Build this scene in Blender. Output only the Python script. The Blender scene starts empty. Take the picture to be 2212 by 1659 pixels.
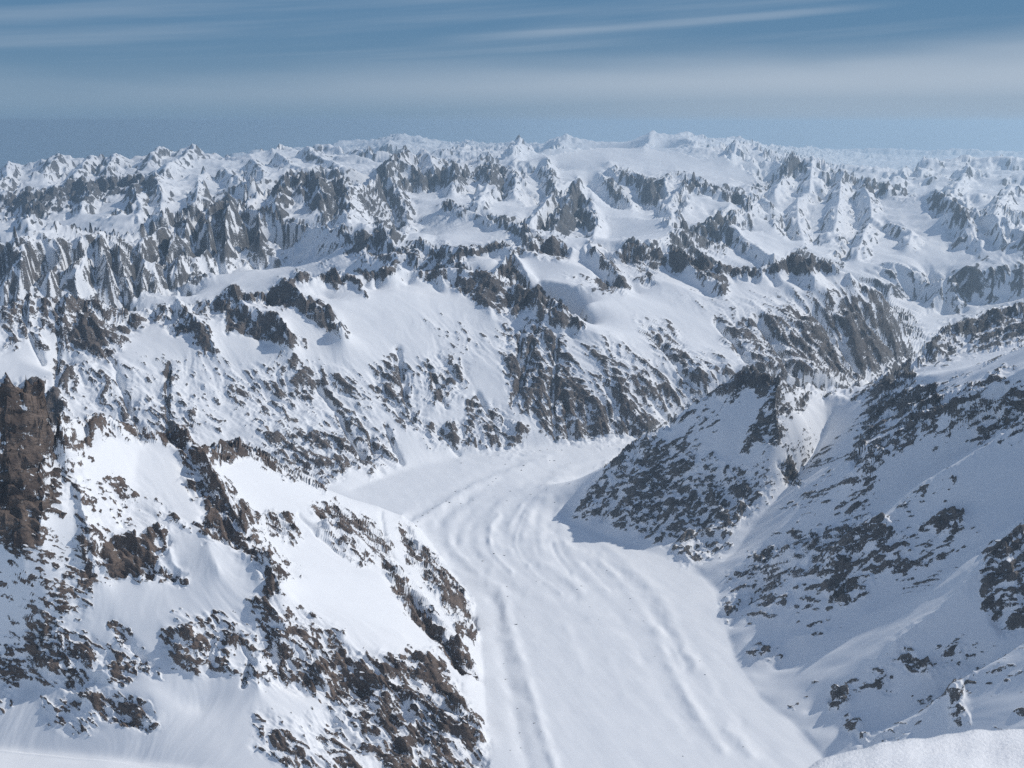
import bpy, math, time
import numpy as np

T0 = time.time()
SC = bpy.context.scene
R = math.radians
F32 = np.float32

# ------------------------------------------------------------------ camera
CAM_Z = 4274.0            # metres above sea level: the photographer stands on a summit
PITCH = R(13.4)
FOCAL = 2372.0            # focal length in units where the picture is 2212 wide
cam_data = bpy.data.cameras.new("camera")
cam = bpy.data.objects.new("camera", cam_data)
SC.collection.objects.link(cam)
cam.location = (0, 0, CAM_Z)
cam.rotation_euler = (R(90) - PITCH, 0, 0)
cam_data.sensor_width = 36.0
cam_data.lens = 36.0 * FOCAL / 2212.0
cam_data.clip_start = 0.1
cam_data.clip_end = 400000.0
cam_data.dof.use_dof = True
cam_data.dof.focus_distance = 3000.0
cam_data.dof.aperture_fstop = 9.0
SC.camera = cam

# ------------------------------------------------------------------ light
SUN_AZ = 60.0             # degrees to the right of the view direction
SUN_EL = 36.0
sun_data = bpy.data.lights.new("sun", 'SUN')
sun_data.energy = 2.85
sun_data.angle = R(0.53)
sun_data.color = (1.0, 0.955, 0.89)
sun = bpy.data.objects.new("sun", sun_data)
SC.collection.objects.link(sun)
sun.rotation_euler = (R(90 - SUN_EL), 0, R(-SUN_AZ) + math.pi * 0)
# a sun lamp shines along its local -Z: from (sin az, cos az) towards the origin
sun.rotation_euler = (R(90 - SUN_EL), 0, math.pi - R(SUN_AZ))

world = bpy.data.worlds.new("World")
SC.world = world
world.use_nodes = True
WN, WL = world.node_tree.nodes, world.node_tree.links
WN.clear()
w_out = WN.new("ShaderNodeOutputWorld")
w_bg = WN.new("ShaderNodeBackground")
w_sky = WN.new("ShaderNodeTexSky")
w_sky.sky_type = 'NISHITA'
w_sky.sun_disc = False
w_sky.sun_elevation = R(SUN_EL)
w_sky.sun_rotation = R(SUN_AZ)
w_sky.altitude = 4200
w_sky.air_density = 1.0
w_sky.dust_density = 1.0
w_sky.ozone_density = 1.0
SKY = 0.13
w_bg.inputs["Strength"].default_value = SKY

def wmath(op, a, b=None, c=None, clamp=False):
    n = WN.new("ShaderNodeMath"); n.operation = op; n.use_clamp = clamp
    for k, v in enumerate((a, b, c)):
        if v is None: continue
        if isinstance(v, (int, float)): n.inputs[k].default_value = v
        else: WL.new(v, n.inputs[k])
    return n.outputs[0]
def wstep(x, a, b):
    n = WN.new("ShaderNodeMapRange"); n.interpolation_type = 'SMOOTHSTEP'
    n.inputs[1].default_value = a; n.inputs[2].default_value = b; WL.new(x, n.inputs[0])
    return n.outputs[0]
def wmix(f, a, b):
    n = WN.new("ShaderNodeMix"); n.data_type = 'RGBA'
    for s, v in ((n.inputs[0], f), (n.inputs[6], a), (n.inputs[7], b)):
        if isinstance(v, tuple): s.default_value = tuple(q/SKY for q in v) + (1.0,)
        else: WL.new(v, s)
    return n.outputs[2]
def wnoise(x, y, z, scale, detail, rough=0.5):
    cmb = WN.new("ShaderNodeCombineXYZ")
    for k, v in enumerate((x, y, z)):
        if isinstance(v, (int, float)): cmb.inputs[k].default_value = v
        else: WL.new(v, cmb.inputs[k])
    n = WN.new("ShaderNodeTexNoise"); n.inputs["Scale"].default_value = scale
    n.inputs["Detail"].default_value = detail; n.inputs["Roughness"].default_value = rough
    WL.new(cmb.outputs[0], n.inputs["Vector"])
    return n.outputs["Fac"]

w_tc = WN.new("ShaderNodeTexCoord"); w_sep = WN.new("ShaderNodeSeparateXYZ")
WL.new(w_tc.outputs["Generated"], w_sep.inputs[0])
DX, DY, DZ = w_sep.outputs
# the clear air over high mountains: deep blue close above the horizon
low = wstep(DZ, 0.42, 0.10)
blue = wmix(wstep(DZ, 0.0, 0.11), (0.150, 0.258, 0.375), (0.100, 0.215, 0.362))
col = wmix(low, w_sky.outputs[0], blue)
# veil of high cloud, thicker to the right
edge = wmath('ADD', wmath('MULTIPLY', DX, 0.030), 0.048)
wob = wmath('MULTIPLY', wmath('SUBTRACT', wnoise(wmath('MULTIPLY', DX, 2.2), wmath('MULTIPLY', DY, 2.2), wmath('MULTIPLY', DZ, 22.0), 1.0, 3.0), 0.5), 0.055)
hgt = wmath('SUBTRACT', wmath('ADD', DZ, wob), edge)
veil = wstep(hgt, 0.022, -0.024)
veil = wmath('MULTIPLY', veil, wmath('ADD', wmath('MULTIPLY', wstep(DX, -0.36, 0.30), 0.42), 0.34))
veil = wmath('MULTIPLY', veil, wmath('ADD', wmath('MULTIPLY', wmath('MAXIMUM', wstep(DZ, -0.004, 0.036), wmath('MULTIPLY', wstep(DX, -0.30, 0.24), 0.62)), 0.84), 0.16))
# streaks of cirrus, drawn out from lower left to upper right
tilt = wmath('SUBTRACT', DZ, wmath('MULTIPLY', DX, 0.065))
st1 = wnoise(wmath('MULTIPLY', DX, 1.8), wmath('MULTIPLY', DY, 1.8), wmath('MULTIPLY', tilt, 46.0), 1.0, 4.0, 0.55)
st2 = wnoise(wmath('MULTIPLY', DX, 5.0), wmath('MULTIPLY', DY, 5.0), wmath('MULTIPLY', tilt, 150.0), 1.0, 3.0, 0.55)
streak = wmath('MULTIPLY', wstep(wmath('ADD', st1, wmath('MULTIPLY', wmath('SUBTRACT', st2, 0.5), 0.16)), 0.46, 0.80), wstep(DZ, 0.015, 0.06))
# one long bright streak
ln = wmath('ABSOLUTE', wmath('SUBTRACT', tilt, 0.0735))
lng = wmath('MULTIPLY', wstep(wmath('ADD', ln, wmath('MULTIPLY', wmath('SUBTRACT', st2, 0.5), 0.010)), 0.0065, 0.0), wmath('MULTIPLY', wstep(DX, -0.10, 0.05), wstep(DX, 0.34, 0.22)))
veil = wmath('MAXIMUM', veil, wmath('MULTIPLY', streak, 0.24))
veil = wmath('ADD', veil, wmath('MULTIPLY', lng, 0.30), None, True)
veil = wmath('MAXIMUM', veil, wmath('MULTIPLY', wstep(DZ, 0.10, 0.45), 0.16))  # thin veil overhead, above the view, added to whiten and lift the shade
col = wmix(veil, col, (0.46, 0.53, 0.62))
WL.new(col, w_bg.inputs["Color"])
WL.new(w_bg.outputs[0], w_out.inputs["Surface"])

SC.view_settings.view_transform = 'Standard'
SC.view_settings.look = 'None'
SC.view_settings.exposure = 0.07
SC.view_settings.gamma = 1.0
SC.view_settings.use_curve_mapping = False
SC.cycles.use_denoising = False
SC.cycles.max_bounces = 6
SC.cycles.diffuse_bounces = 3
SC.cycles.volume_bounces = 1

# ------------------------------------------------------------------ survey of the terrain
# Every line is a crest, a foot or a valley of the land: (bearing u, sight v, third).  u and v are the
# bearing and the depression at which the point is seen from the summit (2212 x 1659 plate);
# the third number is the distance in km (below 200) or the height in m (above 200).
# V(...) lists hidden valley floors: (bearing u, distance km, height m).
def bearing(u, v):
    """direction of plate point -> (azimuth, tan of elevation angle)"""
    u = np.asarray(u, float); v = np.asarray(v, float)
    x = u - 1106.0; y = 829.5 - v
    cp, sp = math.cos(PITCH), math.sin(PITCH)
    fy = FOCAL * cp + y * sp
    fz = -FOCAL * sp + y * cp
    return np.arctan2(x, fy), fz / np.hypot(x, fy)

def plate(X, Y, Z):
    cp, sp = math.cos(PITCH), math.sin(PITCH)
    dz = Z - CAM_Z
    d = Y * cp - dz * sp
    d = np.maximum(d, 1.0)
    return 1106.0 + FOCAL * X / d, 829.5 - FOCAL * (Y * sp + dz * cp) / d

LINES = [
 # --- near mountain on the left
 [(-260,840,2.9),(-120,850,2.9),(-40,830,2.9),(20,835,2.9),(60,829,2.92),(85,832,2.94),(110,855,2.96),(140,885,3.0),(165,903,3.1),(200,912,3.2),(250,905,3.25),(290,915,3.3),(340,935,3.32),(385,940,3.33)],
 [(385,940,3.33),(420,990,3.25),(450,1040,3.17),(480,1090,3.08),(520,1140,2.98),(560,1195,2.88),(590,1240,2.80),(603,1268,2.745)],
 [(190,912,3.2),(178,960,3.08),(168,1040,2.95),(180,1110,2.87),(195,1170,2.80),(185,1240,2.78),(140,1330,2.72)],
 [(148,925,3.08),(128,990,2.98),(115,1040,2.92),(105,1100,2.85),(90,1180,2.77),(60,1260,2.75)],
 [(-260,1330,3130),(-60,1340,3110),(20,1345,3090),(100,1350,2.72)],
 [(-260,1480,2985),(-60,1480,2965),(60,1480,2950)],
 [(-260,1180,2.80),(-60,1210,2.76),(0,1205,2.76),(50,1195,2.76),(78,1180,2.765)],
 [(300,945,3.275),(295,1000,3.17),(285,1060,3.06),(275,1110,2.98),(265,1150,2.93)],
 [(195,1172,2.80),(230,1172,2.86),(290,1168,2.88),(345,1145,2.92),(380,1110,2.98)],
 [(210,1235,2.79),(250,1252,2.79),(300,1242,2.80),(350,1245,2.80),(390,1235,2.82)],
 [(430,1120,2.97),(450,1180,2.86),(470,1230,2.79)],
 [(-260,1590,2880),(-100,1600,2870),(0,1615,2865),(150,1630,2855),(300,1645,2845),(500,1670,2835),(650,1700,2825),(800,1740,2810)],
 [(100,1350,2.72),(200,1330,2.72),(330,1340,2.69),(480,1350,2.67),(600,1330,2.68)],
 [(60,1480,2950),(200,1490,2955),(330,1500,2945),(430,1530,2900),(560,1480,2935)],
 [(385,940,3.33),(415,965,3.4),(445,985,3.5),(470,968,3.65),(500,958,3.75),(540,964,3.85),(580,985,3.92),(620,1015,3.98),(690,1045,4.02),(760,1075,4.05),(820,1092,4.07),(865,1112,4.12),(905,1146,2602)],
 [(470,1030,3.40),(560,1070,3.42),(650,1100,3.46),(740,1130,3.50),(820,1160,3.56)],
 [(560,1110,3.25),(620,1165,3.14),(680,1150,3.25),(750,1140,3.42)],
 [(600,1200,3.02),(680,1210,3.08),(760,1230,3.12),(830,1245,3.16)],
 [(640,1290,2.80),(720,1310,2.82),(800,1340,2.83),(870,1370,2.84)],
 [(800,1120,3.9),(850,1180,3.65),(900,1240,3.45),(950,1310,3.22),(985,1380,3.02),(1010,1450,2.86)],
 [(640,1480,2.57),(740,1490,2.58),(840,1500,2.60),(930,1520,2.58),(1000,1560,2.52)],
 [(700,1620,2.38),(820,1640,2.38),(920,1660,2.35),(1000,1700,2.3)],
 # --- glacier edge, left and far side
 [(1100,1800,2790),(1080,1720,2770),(1064,1640,2755),(1052,1560,2735),(1045,1480,2715),(1040,1400,2695),(1022,1310,2668),(995,1255,2648),(945,1195,2624),(905,1146,2602)],
 [(1370,940,2490),(1300,953,2500),(1200,962,2510),(1100,972,2520),(1000,985,2530),(900,1008,2545),(830,1030,2560),(760,1060,2590)],
 # --- glacier edge, right side
 [(1212,1116,2585),(1240,1130,2592),(1330,1165,2607),(1440,1205,2622),(1500,1225,2632),(1545,1275,2655),(1562,1340,2680),(1592,1430,2705),(1645,1510,2725),(1720,1570,2742),(1790,1650,2762),(1840,1740,2780)],
 [(1100,1800,2790),(1200,1810,2790),(1500,1820,2795),(1840,1740,2780)],
 # --- far spur on the right of the glacier
 [(1225,1108,2590),(1260,1060,4.68),(1300,1012,4.70),(1370,952,4.72),(1450,905,4.74),(1530,845,4.76),(1580,812,4.77),(1612,802,4.76),(1650,815,4.74),(1690,825,4.72),(1730,835,5.0),(1763,842,5.2),(1820,838,5.3),(1867,836,5.25),(1917,832,5.0),(1960,818,4.75),(2006,805,4.55),(2040,810,4.50),(2080,800,4.46),(2127,785,4.42),(2191,753,4.36),(2260,725,4.30),(2400,660,4.22),(2600,560,4.15),(2900,450,4.05),(3300,400,3.9)],
 [(1689,826,4.72),(1672,880,4.60),(1676,930,4.52),(1650,985,4.47),(1600,1050,4.40),(1560,1110,4.28),(1500,1180,4.14)],
 [(1560,900,4.62),(1540,980,4.53),(1480,1060,4.42),(1420,1120,4.34)],
 [(1800,870,5.0),(1785,930,4.86),(1745,1000,4.62),(1690,1070,4.38),(1620,1150,4.16),(1565,1220,2668)],
 [(1740,900,4.72),(1735,950,4.62),(1700,1010,4.50)],
 # --- mountain side on the right (third number above 10000: height above or below its mean slope)
 [(2900,620,20120),(2500,710,20100),(2300,790,20080),(2200,800,20060),(2150,830,20060),(2080,870,20060),(1990,915,20050),(1930,960,20040),(1880,1000,20030),(1840,1032,20010)],
 [(2500,830,19925),(2300,900,19925),(2200,920,19925),(2080,960,19925),(1960,1040,19925),(1860,1110,19925),(1760,1180,19985),(1680,1210,19990)],
 [(2900,600,20060),(2500,740,20050),(2300,860,20050),(2160,960,20045),(2060,1020,20050),(1960,1090,20040),(1880,1150,20035),(1800,1205,20030),(1720,1250,20015),(1650,1290,2695),(1575,1340,2684)],
 [(2500,960,19935),(2300,1080,19935),(2160,1150,19935),(2020,1230,19935),(1900,1310,19935),(1780,1400,19985),(1680,1450,2725)],
 [(2800,700,20050),(2500,930,20050),(2300,1080,20045),(2212,1150,20040),(2120,1240,20045),(2030,1320,20035),(1930,1400,20025),(1830,1480,20010),(1740,1540,2750)],
 [(2500,1250,19942),(2300,1360,19942),(2150,1450,19942),(2000,1530,19942),(1880,1590,19990)],
 [(3000,800,20060),(2700,1050,20050),(2450,1250,20045),(2300,1340,20040),(2212,1390,20040),(2100,1470,20035),(1980,1550,20025),(1850,1640,20010)],
 [(2900,450,20100),(2950,560,20060),(3000,800,20060),(3100,1000,20050),(3300,1200,20050)],
 # --- ridges behind the spur, towards the lake
 [(1868,840,6.2),(1895,815,6.3),(1925,790,6.4),(1960,784,6.45),(1990,765,6.6),(2010,735,6.8),(2030,706,6.95),(2045,694,7.0),(2085,693,7.15),(2120,690,7.2),(2145,665,7.3),(2165,655,7.4),(2185,650,7.4),(2212,658,7.4),(2300,640,7.5),(2600,560,7.6)],
 [(2030,780,6.6),(2080,760,6.75),(2150,735,6.85),(2250,700,6.9)],
 # --- wall on the far side of the glacier: its crest
 [(-260,640,5.9),(-120,650,6.0),(0,651,6.1),(51,645,6.15),(100,640,6.2),(150,640,6.25),(203,643,6.3),(225,655,6.3),(253,665,6.3),(293,668,6.35),(340,660,6.4),(381,650,6.4),(438,653,6.5),(470,640,6.5),(485,630,6.5),(500,622,6.5),(515,630,6.52),(540,634,6.55),(557,640,6.6),(580,625,6.65),(607,613,6.7),(625,600,6.8),(638,588,6.85),(655,590,6.87),(680,600,6.9),(700,590,6.95),(722,584,7.0),(740,594,7.05),(780,594,7.1),(833,586,7.2),(860,574,7.25),(885,588,7.3),(914,590,7.3),(960,588,7.3),(1001,584,7.3),(1020,582,7.3),(1038,590,7.3),(1052,588,7.3),(1065,605,7.3),(1092,615,7.25),(1115,610,7.2),(1130,622,7.2),(1160,629,7.15),(1185,640,7.1),(1207,649,7.0),(1230,675,6.95),(1253,702,6.85)],
 [(607,613,6.7),(640,635,6.52),(690,660,6.40),(720,685,6.32),(740,715,6.22)],
 [(500,630,6.5),(535,672,6.28),(575,680,6.25),(612,700,6.16),(622,735,6.05)],
 [(381,650,6.4),(420,690,6.2),(450,718,6.1),(467,770,5.95)],
 [(190,644,6.3),(180,700,6.1),(190,745,5.98),(230,790,5.85)],
 [(66,648,6.15),(60,700,6.0),(95,750,5.9)],
 [(150,640,6.25),(138,700,6.05),(132,770,5.92),(130,840,5.75)],
 [(740,594,7.05),(770,612,6.92),(785,635,6.8)],
 [(1065,605,7.3),(1045,650,7.05),(1060,680,6.9)],
 [(1160,629,7.15),(1155,665,6.95),(1190,690,6.85)],
 [(0,760,5.85),(100,800,5.7),(300,770,5.9),(420,790,5.9),(560,770,6.0)],
 [(560,740,6.12),(660,750,6.15),(760,710,6.4),(860,680,6.65),(960,690,6.75),(1060,715,6.75),(1150,735,6.7)],
 [(640,680,6.36),(740,650,6.62),(860,630,6.95),(960,650,7.0)],
 [(0,880,5.5),(100,890,5.48),(200,870,5.55),(330,860,5.62),(450,870,5.65),(580,860,5.75),(700,850,5.90),(820,840,6.0),(940,830,6.15),(1060,820,6.28),(1180,815,6.35),(1300,815,6.45),(1400,800,6.6)],
 [(470,940,5.42),(560,950,5.36),(650,985,5.22),(730,1010,5.15),(810,985,5.40),(900,970,5.55),(1000,945,5.75),(1100,935,5.85),(1200,925,6.0),(1300,920,6.15),(1370,905,6.25)],
 # right half of the wall
 [(1253,702,6.85),(1290,720,6.8),(1350,720,7.0),(1440,735,7.15),(1530,745,7.3),(1620,745,7.5)],
 [(1253,650,7.3),(1350,650,7.6),(1450,660,7.8),(1560,665,7.9),(1640,660,8.1)],
 [(1500,800,6.75),(1600,790,6.95),(1700,790,7.2),(1800,800,7.5),(1880,815,7.75)],
 [(1640,690,7.9),(1740,700,8.15),(1840,715,8.5),(1915,730,8.95)],
 # --- second crest behind it
 [(914,535,8.85),(964,543,8.5),(1001,540,8.3),(1030,532,8.4),(1065,520,8.5),(1085,525,8.5),(1119,535,8.4),(1143,526,8.45),(1158,518,8.5),(1173,511,8.6),(1190,516,8.6),(1204,514,8.6),(1224,530,8.6),(1250,528,8.6),(1268,524,8.7),(1295,533,8.7),(1320,545,8.7),(1338,540,8.7),(1352,524,8.8),(1372,519,8.8),(1396,533,8.8),(1423,542,8.8),(1450,548,8.8),(1467,536,8.8),(1480,540,8.8),(1501,536,8.8),(1525,556,8.75),(1551,567,8.7),(1590,580,8.7),(1635,584,8.7),(1669,567,8.8),(1703,557,8.9),(1723,545,9.0),(1740,552,9.0),(1770,560,9.0),(1785,575,9.0),(1804,562,9.0),(1817,587,9.0),(1838,600,9.0),(1888,624,9.2),(1915,645,9.4),(1939,675,9.5),(1955,715,9.5),(1976,765,9.3)],
 [(1106,546,8.2),(1090,570,7.9),(1068,595,7.45)],
 [(1106,546,8.2),(1125,575,7.98),(1145,610,7.7)],
 [(1119,537,8.38),(1200,560,8.15),(1280,580,8.1)],
 [(1130,590,7.85),(1250,620,7.6),(1350,630,7.75)],
 [(985,590,7.7),(1030,590,7.72),(1060,580,7.78)],
 [(1000,566,8.0),(1050,560,8.05),(1090,550,8.15)],
 [(1268,526,8.7),(1300,565,8.4),(1330,590,8.2),(1350,625,7.95)],
 [(1450,548,8.8),(1490,585,8.5),(1540,610,8.3),(1560,630,8.15)],
 [(1723,547,9.0),(1745,590,8.75),(1760,610,8.6)],
 [(1380,600,8.2),(1450,610,8.15),(1520,640,8.05)],
 [(1600,610,8.5),(1680,600,8.65),(1720,620,8.5)],
 # --- the crest between, coming from the left range
 [(691,492,10.8),(722,499,10.5),(760,511,10.0),(803,521,9.6),(826,505,9.6),(847,528,9.3),(880,545,9.05),(914,535,8.85)],
 # --- middle left: ribbed crest and the dark shaded wall
 [(-260,500,9.5),(-100,505,9.5),(0,508,9.5),(34,514,9.5),(67,504,9.6),(100,510,9.6),(131,505,9.7),(165,508,9.7),(195,502,9.8),(216,488,10.0),(235,500,10.0),(253,514,10.0),(283,527,10.1),(310,514,10.3),(337,500,10.5),(371,482,10.8),(390,476,10.9),(418,458,11.2),(445,445,11.4),(468,434,11.5),(485,428,11.6),(499,424,11.6),(526,432,11.6),(545,450,11.55),(560,456,11.5),(590,472,11.4),(623,469,11.4),(650,485,11.2),(691,492,10.8)],
 [(-260,640,8.9),(0,635,8.95),(100,640,8.95),(200,645,9.1),(290,650,9.3),(400,620,9.8),(480,585,10.3),(560,560,10.75),(620,545,10.85),(680,530,10.55),(720,530,10.2)],
 [(300,640,9.2),(400,640,9.3),(500,620,9.5),(600,595,9.7),(700,570,9.7)],
 [(780,560,9.0),(840,570,8.7),(900,560,8.75)],
 [(380,600,9.6),(440,590,9.8),(500,590,9.8),(560,580,9.9)],
 # --- behind: second ribbed wall and the centre massif
 [(500,460,12.6),(553,419,13.5),(585,408,13.7),(617,397,14.0),(635,388,14.0),(650,392,14.0),(674,385,14.2),(690,398,14.2),(712,392,14.3),(740,386,14.5),(765,400,14.6),(790,402,15),(815,385,15.4),(840,392,16),(862,382,16.3),(880,378,16.5),(910,386,16.8),(948,382,17),(981,366,17.5),(1020,362,18),(1059,352,18.5),(1070,362,18.4),(1082,365,18.3),(1109,366,18.2),(1122,385,17.6)],
 [(640,480,12.3),(700,475,12.4),(760,480,12.4),(800,500,11.8),(850,510,11.2)],
 [(840,394,16),(862,428,15),(876,468,13.9),(880,500,13.2),(868,528,12.4)],
 [(900,430,15),(980,430,15.2),(1060,410,15.8),(1120,410,16.2)],
 [(900,520,11.6),(980,525,11.4),(1060,525,11.0),(1120,520,11.0)],
 [(950,456,13.7),(968,446,13.9),(985,456,13.6),(1000,460,13.2),(1035,455,13.1),(1059,471,12.7),(1082,488,12.3),(1100,484,12.2),(1116,482,12.0),(1136,493,11.6),(1145,520,10.9)],
 [(800,430,15.6),(840,366,18),(862,345,18.5),(880,327,19),(897,328,19.2),(914,325,19.5),(941,333,20),(971,338,20),(990,332,20),(1015,335,20),(1030,340,20),(1059,346,19.6)],
 [(900,372,17.6),(950,360,18.2),(1010,350,18.6)],
 [(1145,490,12.5),(1180,450,13.6),(1200,420,14.6),(1235,400,15.3)],
 [(1248,392,15.5),(1262,425,15),(1276,452,14.4),(1292,490,13.4),(1280,520,12.4)],
 [(1248,392,15.5),(1236,432,14.6),(1216,478,13.6),(1200,505,12.6)],
 [(1180,352,19),(1192,392,17),(1197,424,16),(1175,455,14.6)],
 [(1295,384,18),(1310,408,17),(1342,430,16),(1364,452,15.2)],
 [(1315,362,18.5),(1330,370,18.2),(1352,377,18),(1386,393,17.6),(1410,388,17.5),(1430,391,17.5),(1460,386,17.4),(1484,388,17.3),(1510,402,17),(1534,417,16.6),(1560,418,16.5),(1578,413,16.5),(1595,424,16.5),(1612,418,16.5),(1628,440,15.6)],
 [(1386,393,17.6),(1405,420,16.6),(1420,450,15.6)],
 [(1300,520,11.4),(1400,520,11.2),(1470,505,11.9),(1420,470,14.0)],
 [(1320,470,14.2),(1390,475,14.0),(1440,480,13.6)],
 # --- broad snow dome and the sharp peak right of it
 [(1115,345,21),(1150,345,21),(1184,338,21.5),(1220,330,22),(1251,324,22.5),(1285,320,23),(1318,318,23.3),(1350,320,23.5),(1386,321,23.6),(1440,326,23.5),(1474,330,23.2),(1495,340,22.8),(1521,350,22.5),(1545,343,22.5),(1561,340,22.5),(1582,351,22.2),(1600,362,22),(1618,370,21.5),(1640,392,20.5)],
 [(1210,362,20.2),(1260,372,19.4),(1330,352,20.6),(1400,362,20.2),(1460,368,19.8),(1530,380,19.2),(1600,395,18.8)],
 [(1500,375,19.6),(1560,400,18),(1620,406,18.4)],
 [(1630,415,18.4),(1660,404,19.0),(1678,388,19.6),(1700,356,20),(1714,339,20.2),(1730,342,20.2),(1757,348,20.2),(1775,362,20),(1797,373,19.8),(1821,386,19.2),(1840,390,19),(1858,387,18.9),(1872,398,18.7),(1888,405,18.5),(1908,418,18),(1922,418,17.9),(1946,411,17.7),(1957,424,17.5),(1966,427,17.3),(1986,429,17),(2005,424,16.8),(2020,418,16.5),(2030,426,16.3),(2040,432,16),(2074,447,15.5),(2110,456,15.1),(2141,467,14.8),(2180,484,14.3),(2212,500,14),(2300,530,13.6),(2500,560,13.5)],
 [(1714,341,20.2),(1700,385,18.8),(1672,425,17.2)],
 [(1757,350,20.2),(1750,388,18.4),(1748,424,17.2),(1722,442,16.6),(1722,485,15.2),(1734,530,13.8)],
 [(1946,412,17.7),(1880,408,17),(1858,408,17.4),(1878,440,16.4),(1882,478,15.4),(1866,515,14.2),(1850,555,13.2)],
 [(1882,478,15.4),(1905,488,15.2),(1940,492,15),(1969,506,14.6),(1964,530,13.9)],
 [(2020,420,16.5),(2060,462,15.3),(2084,500,14.6),(2088,530,14.1)],
 [(1440,512,12.8),(1462,500,13),(1484,492,13.2),(1510,490,13.3),(1540,480,13.5),(1562,478,13.6),(1585,468,13.8),(1610,455,14.6),(1640,425,16.4)],
 [(1585,470,13.8),(1578,495,13.2),(1615,528,12.5),(1665,560,11.8)],
 [(1650,470,14.6),(1700,520,13.4)],
 [(1790,450,16),(1800,500,14.6),(1790,550,13.2)],
 [(1920,560,13.0),(2000,580,12.9),(2100,590,13),(2212,570,13.4)],
 [(1930,640,12.6),(1985,660,12.9),(2060,668,13.0),(2130,660,12.9),(2212,645,12.9)],
 # --- lake shore
 [(1960,722,2262),(2000,722,2262),(2030,718,2262),(2060,700,2262)],
 [(1950,692,2262),(1985,688,2262),(2030,681,2262),(2078,680,2262)],
 # --- upper left ranges
 [(-100,430,17),(0,430,17),(50,420,17.2),(100,410,17.5),(150,398,17.8),(200,385,18),(250,380,18.2),(300,374,18.5),(335,384,18)],
 [(-100,475,15.8),(0,474,15.8),(90,478,15.8),(140,462,16.2),(200,444,16.7),(260,436,17),(330,424,17.3)],
 [(330,440,16),(400,420,16.6),(440,400,17.2),(470,420,16.4),(500,400,17)],
 [(240,470,14.4),(270,450,15),(300,440,15.4),(330,470,14)],
 [(60,500,11.5),(160,480,12.6),(300,490,12.6),(380,455,13.6),(440,430,14.2)],
 [(400,380,19.5),(440,372,20),(480,366,20.5),(520,362,20.5),(560,380,19)],
 [(530,400,16),(580,380,17.2),(640,372,18),(700,372,18.2),(760,370,18.5)],
 [(560,352,21.5),(620,345,22.5),(680,348,22.5),(740,344,22.5),(800,345,22)],
 [(-260,370,26),(-100,366,26),(0,362,26),(40,358,26),(70,352,26),(100,345,26),(118,338,26),(150,337,26),(180,345,26),(200,348,25.5),(240,347,25),(250,336,25),(258,333,25),(268,338,25),(290,334,25),(310,332,25),(335,326,25),(354,321,25),(370,329,24.5),(400,332,24.5),(415,322,24.5),(435,322,24.5),(460,321,24.5),(475,334,24.5),(500,341,24),(540,338,24),(580,332,25),(600,322,26),(615,317,26),(640,328,26),(665,322,26),(690,314,26),(705,322,26),(720,326,26),(750,328,25),(790,331,24),(830,336,23)],
 [(0,400,20),(80,385,21),(160,370,22),(250,362,22.5),(330,355,22.5),(400,352,22.5)],
 # --- far skyline
 [(520,331,50),(560,326,50),(640,322,50),(720,317,50),(740,307,52),(757,303,52),(775,299,52),(800,303,52),(820,308,52),(840,302,50),(862,295,50),(885,297,50),(905,300,50),(925,309,48),(960,311,48),(1000,311,48),(1040,316,45),(1090,316,42),(1120,308,42),(1150,316,42),(1175,308,40),(1190,300,40),(1210,296,40),(1225,294,40),(1250,299,40),(1265,306,40),(1280,313,40),(1310,314,40),(1350,314,38),(1380,302,38),(1395,293,38),(1415,288,38),(1440,290,38),(1470,298,38),(1500,295,40),(1540,306,40),(1570,303,41),(1600,304,42),(1620,312,42),(1660,320,44),(1700,324,48),(1760,322,60),(1820,328,62),(1880,326,62),(1950,324,62),(2000,326,62),(2060,322,62),(2120,328,62),(2180,326,62),(2260,328,62),(2400,328,62)],
 [(950,334,30),(965,326,30),(985,321,30),(1005,313,30),(1015,320,30),(1030,331,30)],
 [(1060,331,29),(1080,324,28.5),(1098,311,28.5),(1108,318,28.5),(1125,305,29),(1140,318,29),(1160,330,28)],
 [(1180,325,30),(1260,318,31),(1380,318,30),(1480,316,30),(1560,322,29)],
 [(1500,322,27),(1540,325,27),(1570,312,28),(1600,306,28),(1625,318,28),(1650,330,27),(1668,348,25),(1690,350,24)],
 [(1530,345,24.5),(1560,333,25),(1600,336,25),(1640,352,24)],
 # --- far right: deep valley under cloud, then pale ranges
 [(1760,372,32),(1830,376,33),(1880,370,35)],
 [(1880,392,24),(1905,380,24.5),(1930,374,25),(1952,369,25),(1975,362,26),(2000,352,28),(2012,342,28),(2023,338,28),(2035,346,28),(2060,350,28),(2080,345,28),(2097,342,28),(2110,350,28),(2127,344,28),(2140,352,28),(2180,350,29),(2212,348,29),(2300,350,29)],
 [(1900,410,22.5),(1952,392,24),(2000,388,24),(2060,382,24.5),(2080,370,25),(2092,365,25),(2108,376,25),(2130,388,24),(2180,386,24),(2212,376,24.5),(2300,380,24)],
 [(2020,440,18.5),(2060,425,19.5),(2100,420,20),(2150,424,20),(2190,408,21),(2220,398,21),(2300,400,21)],
]
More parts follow.
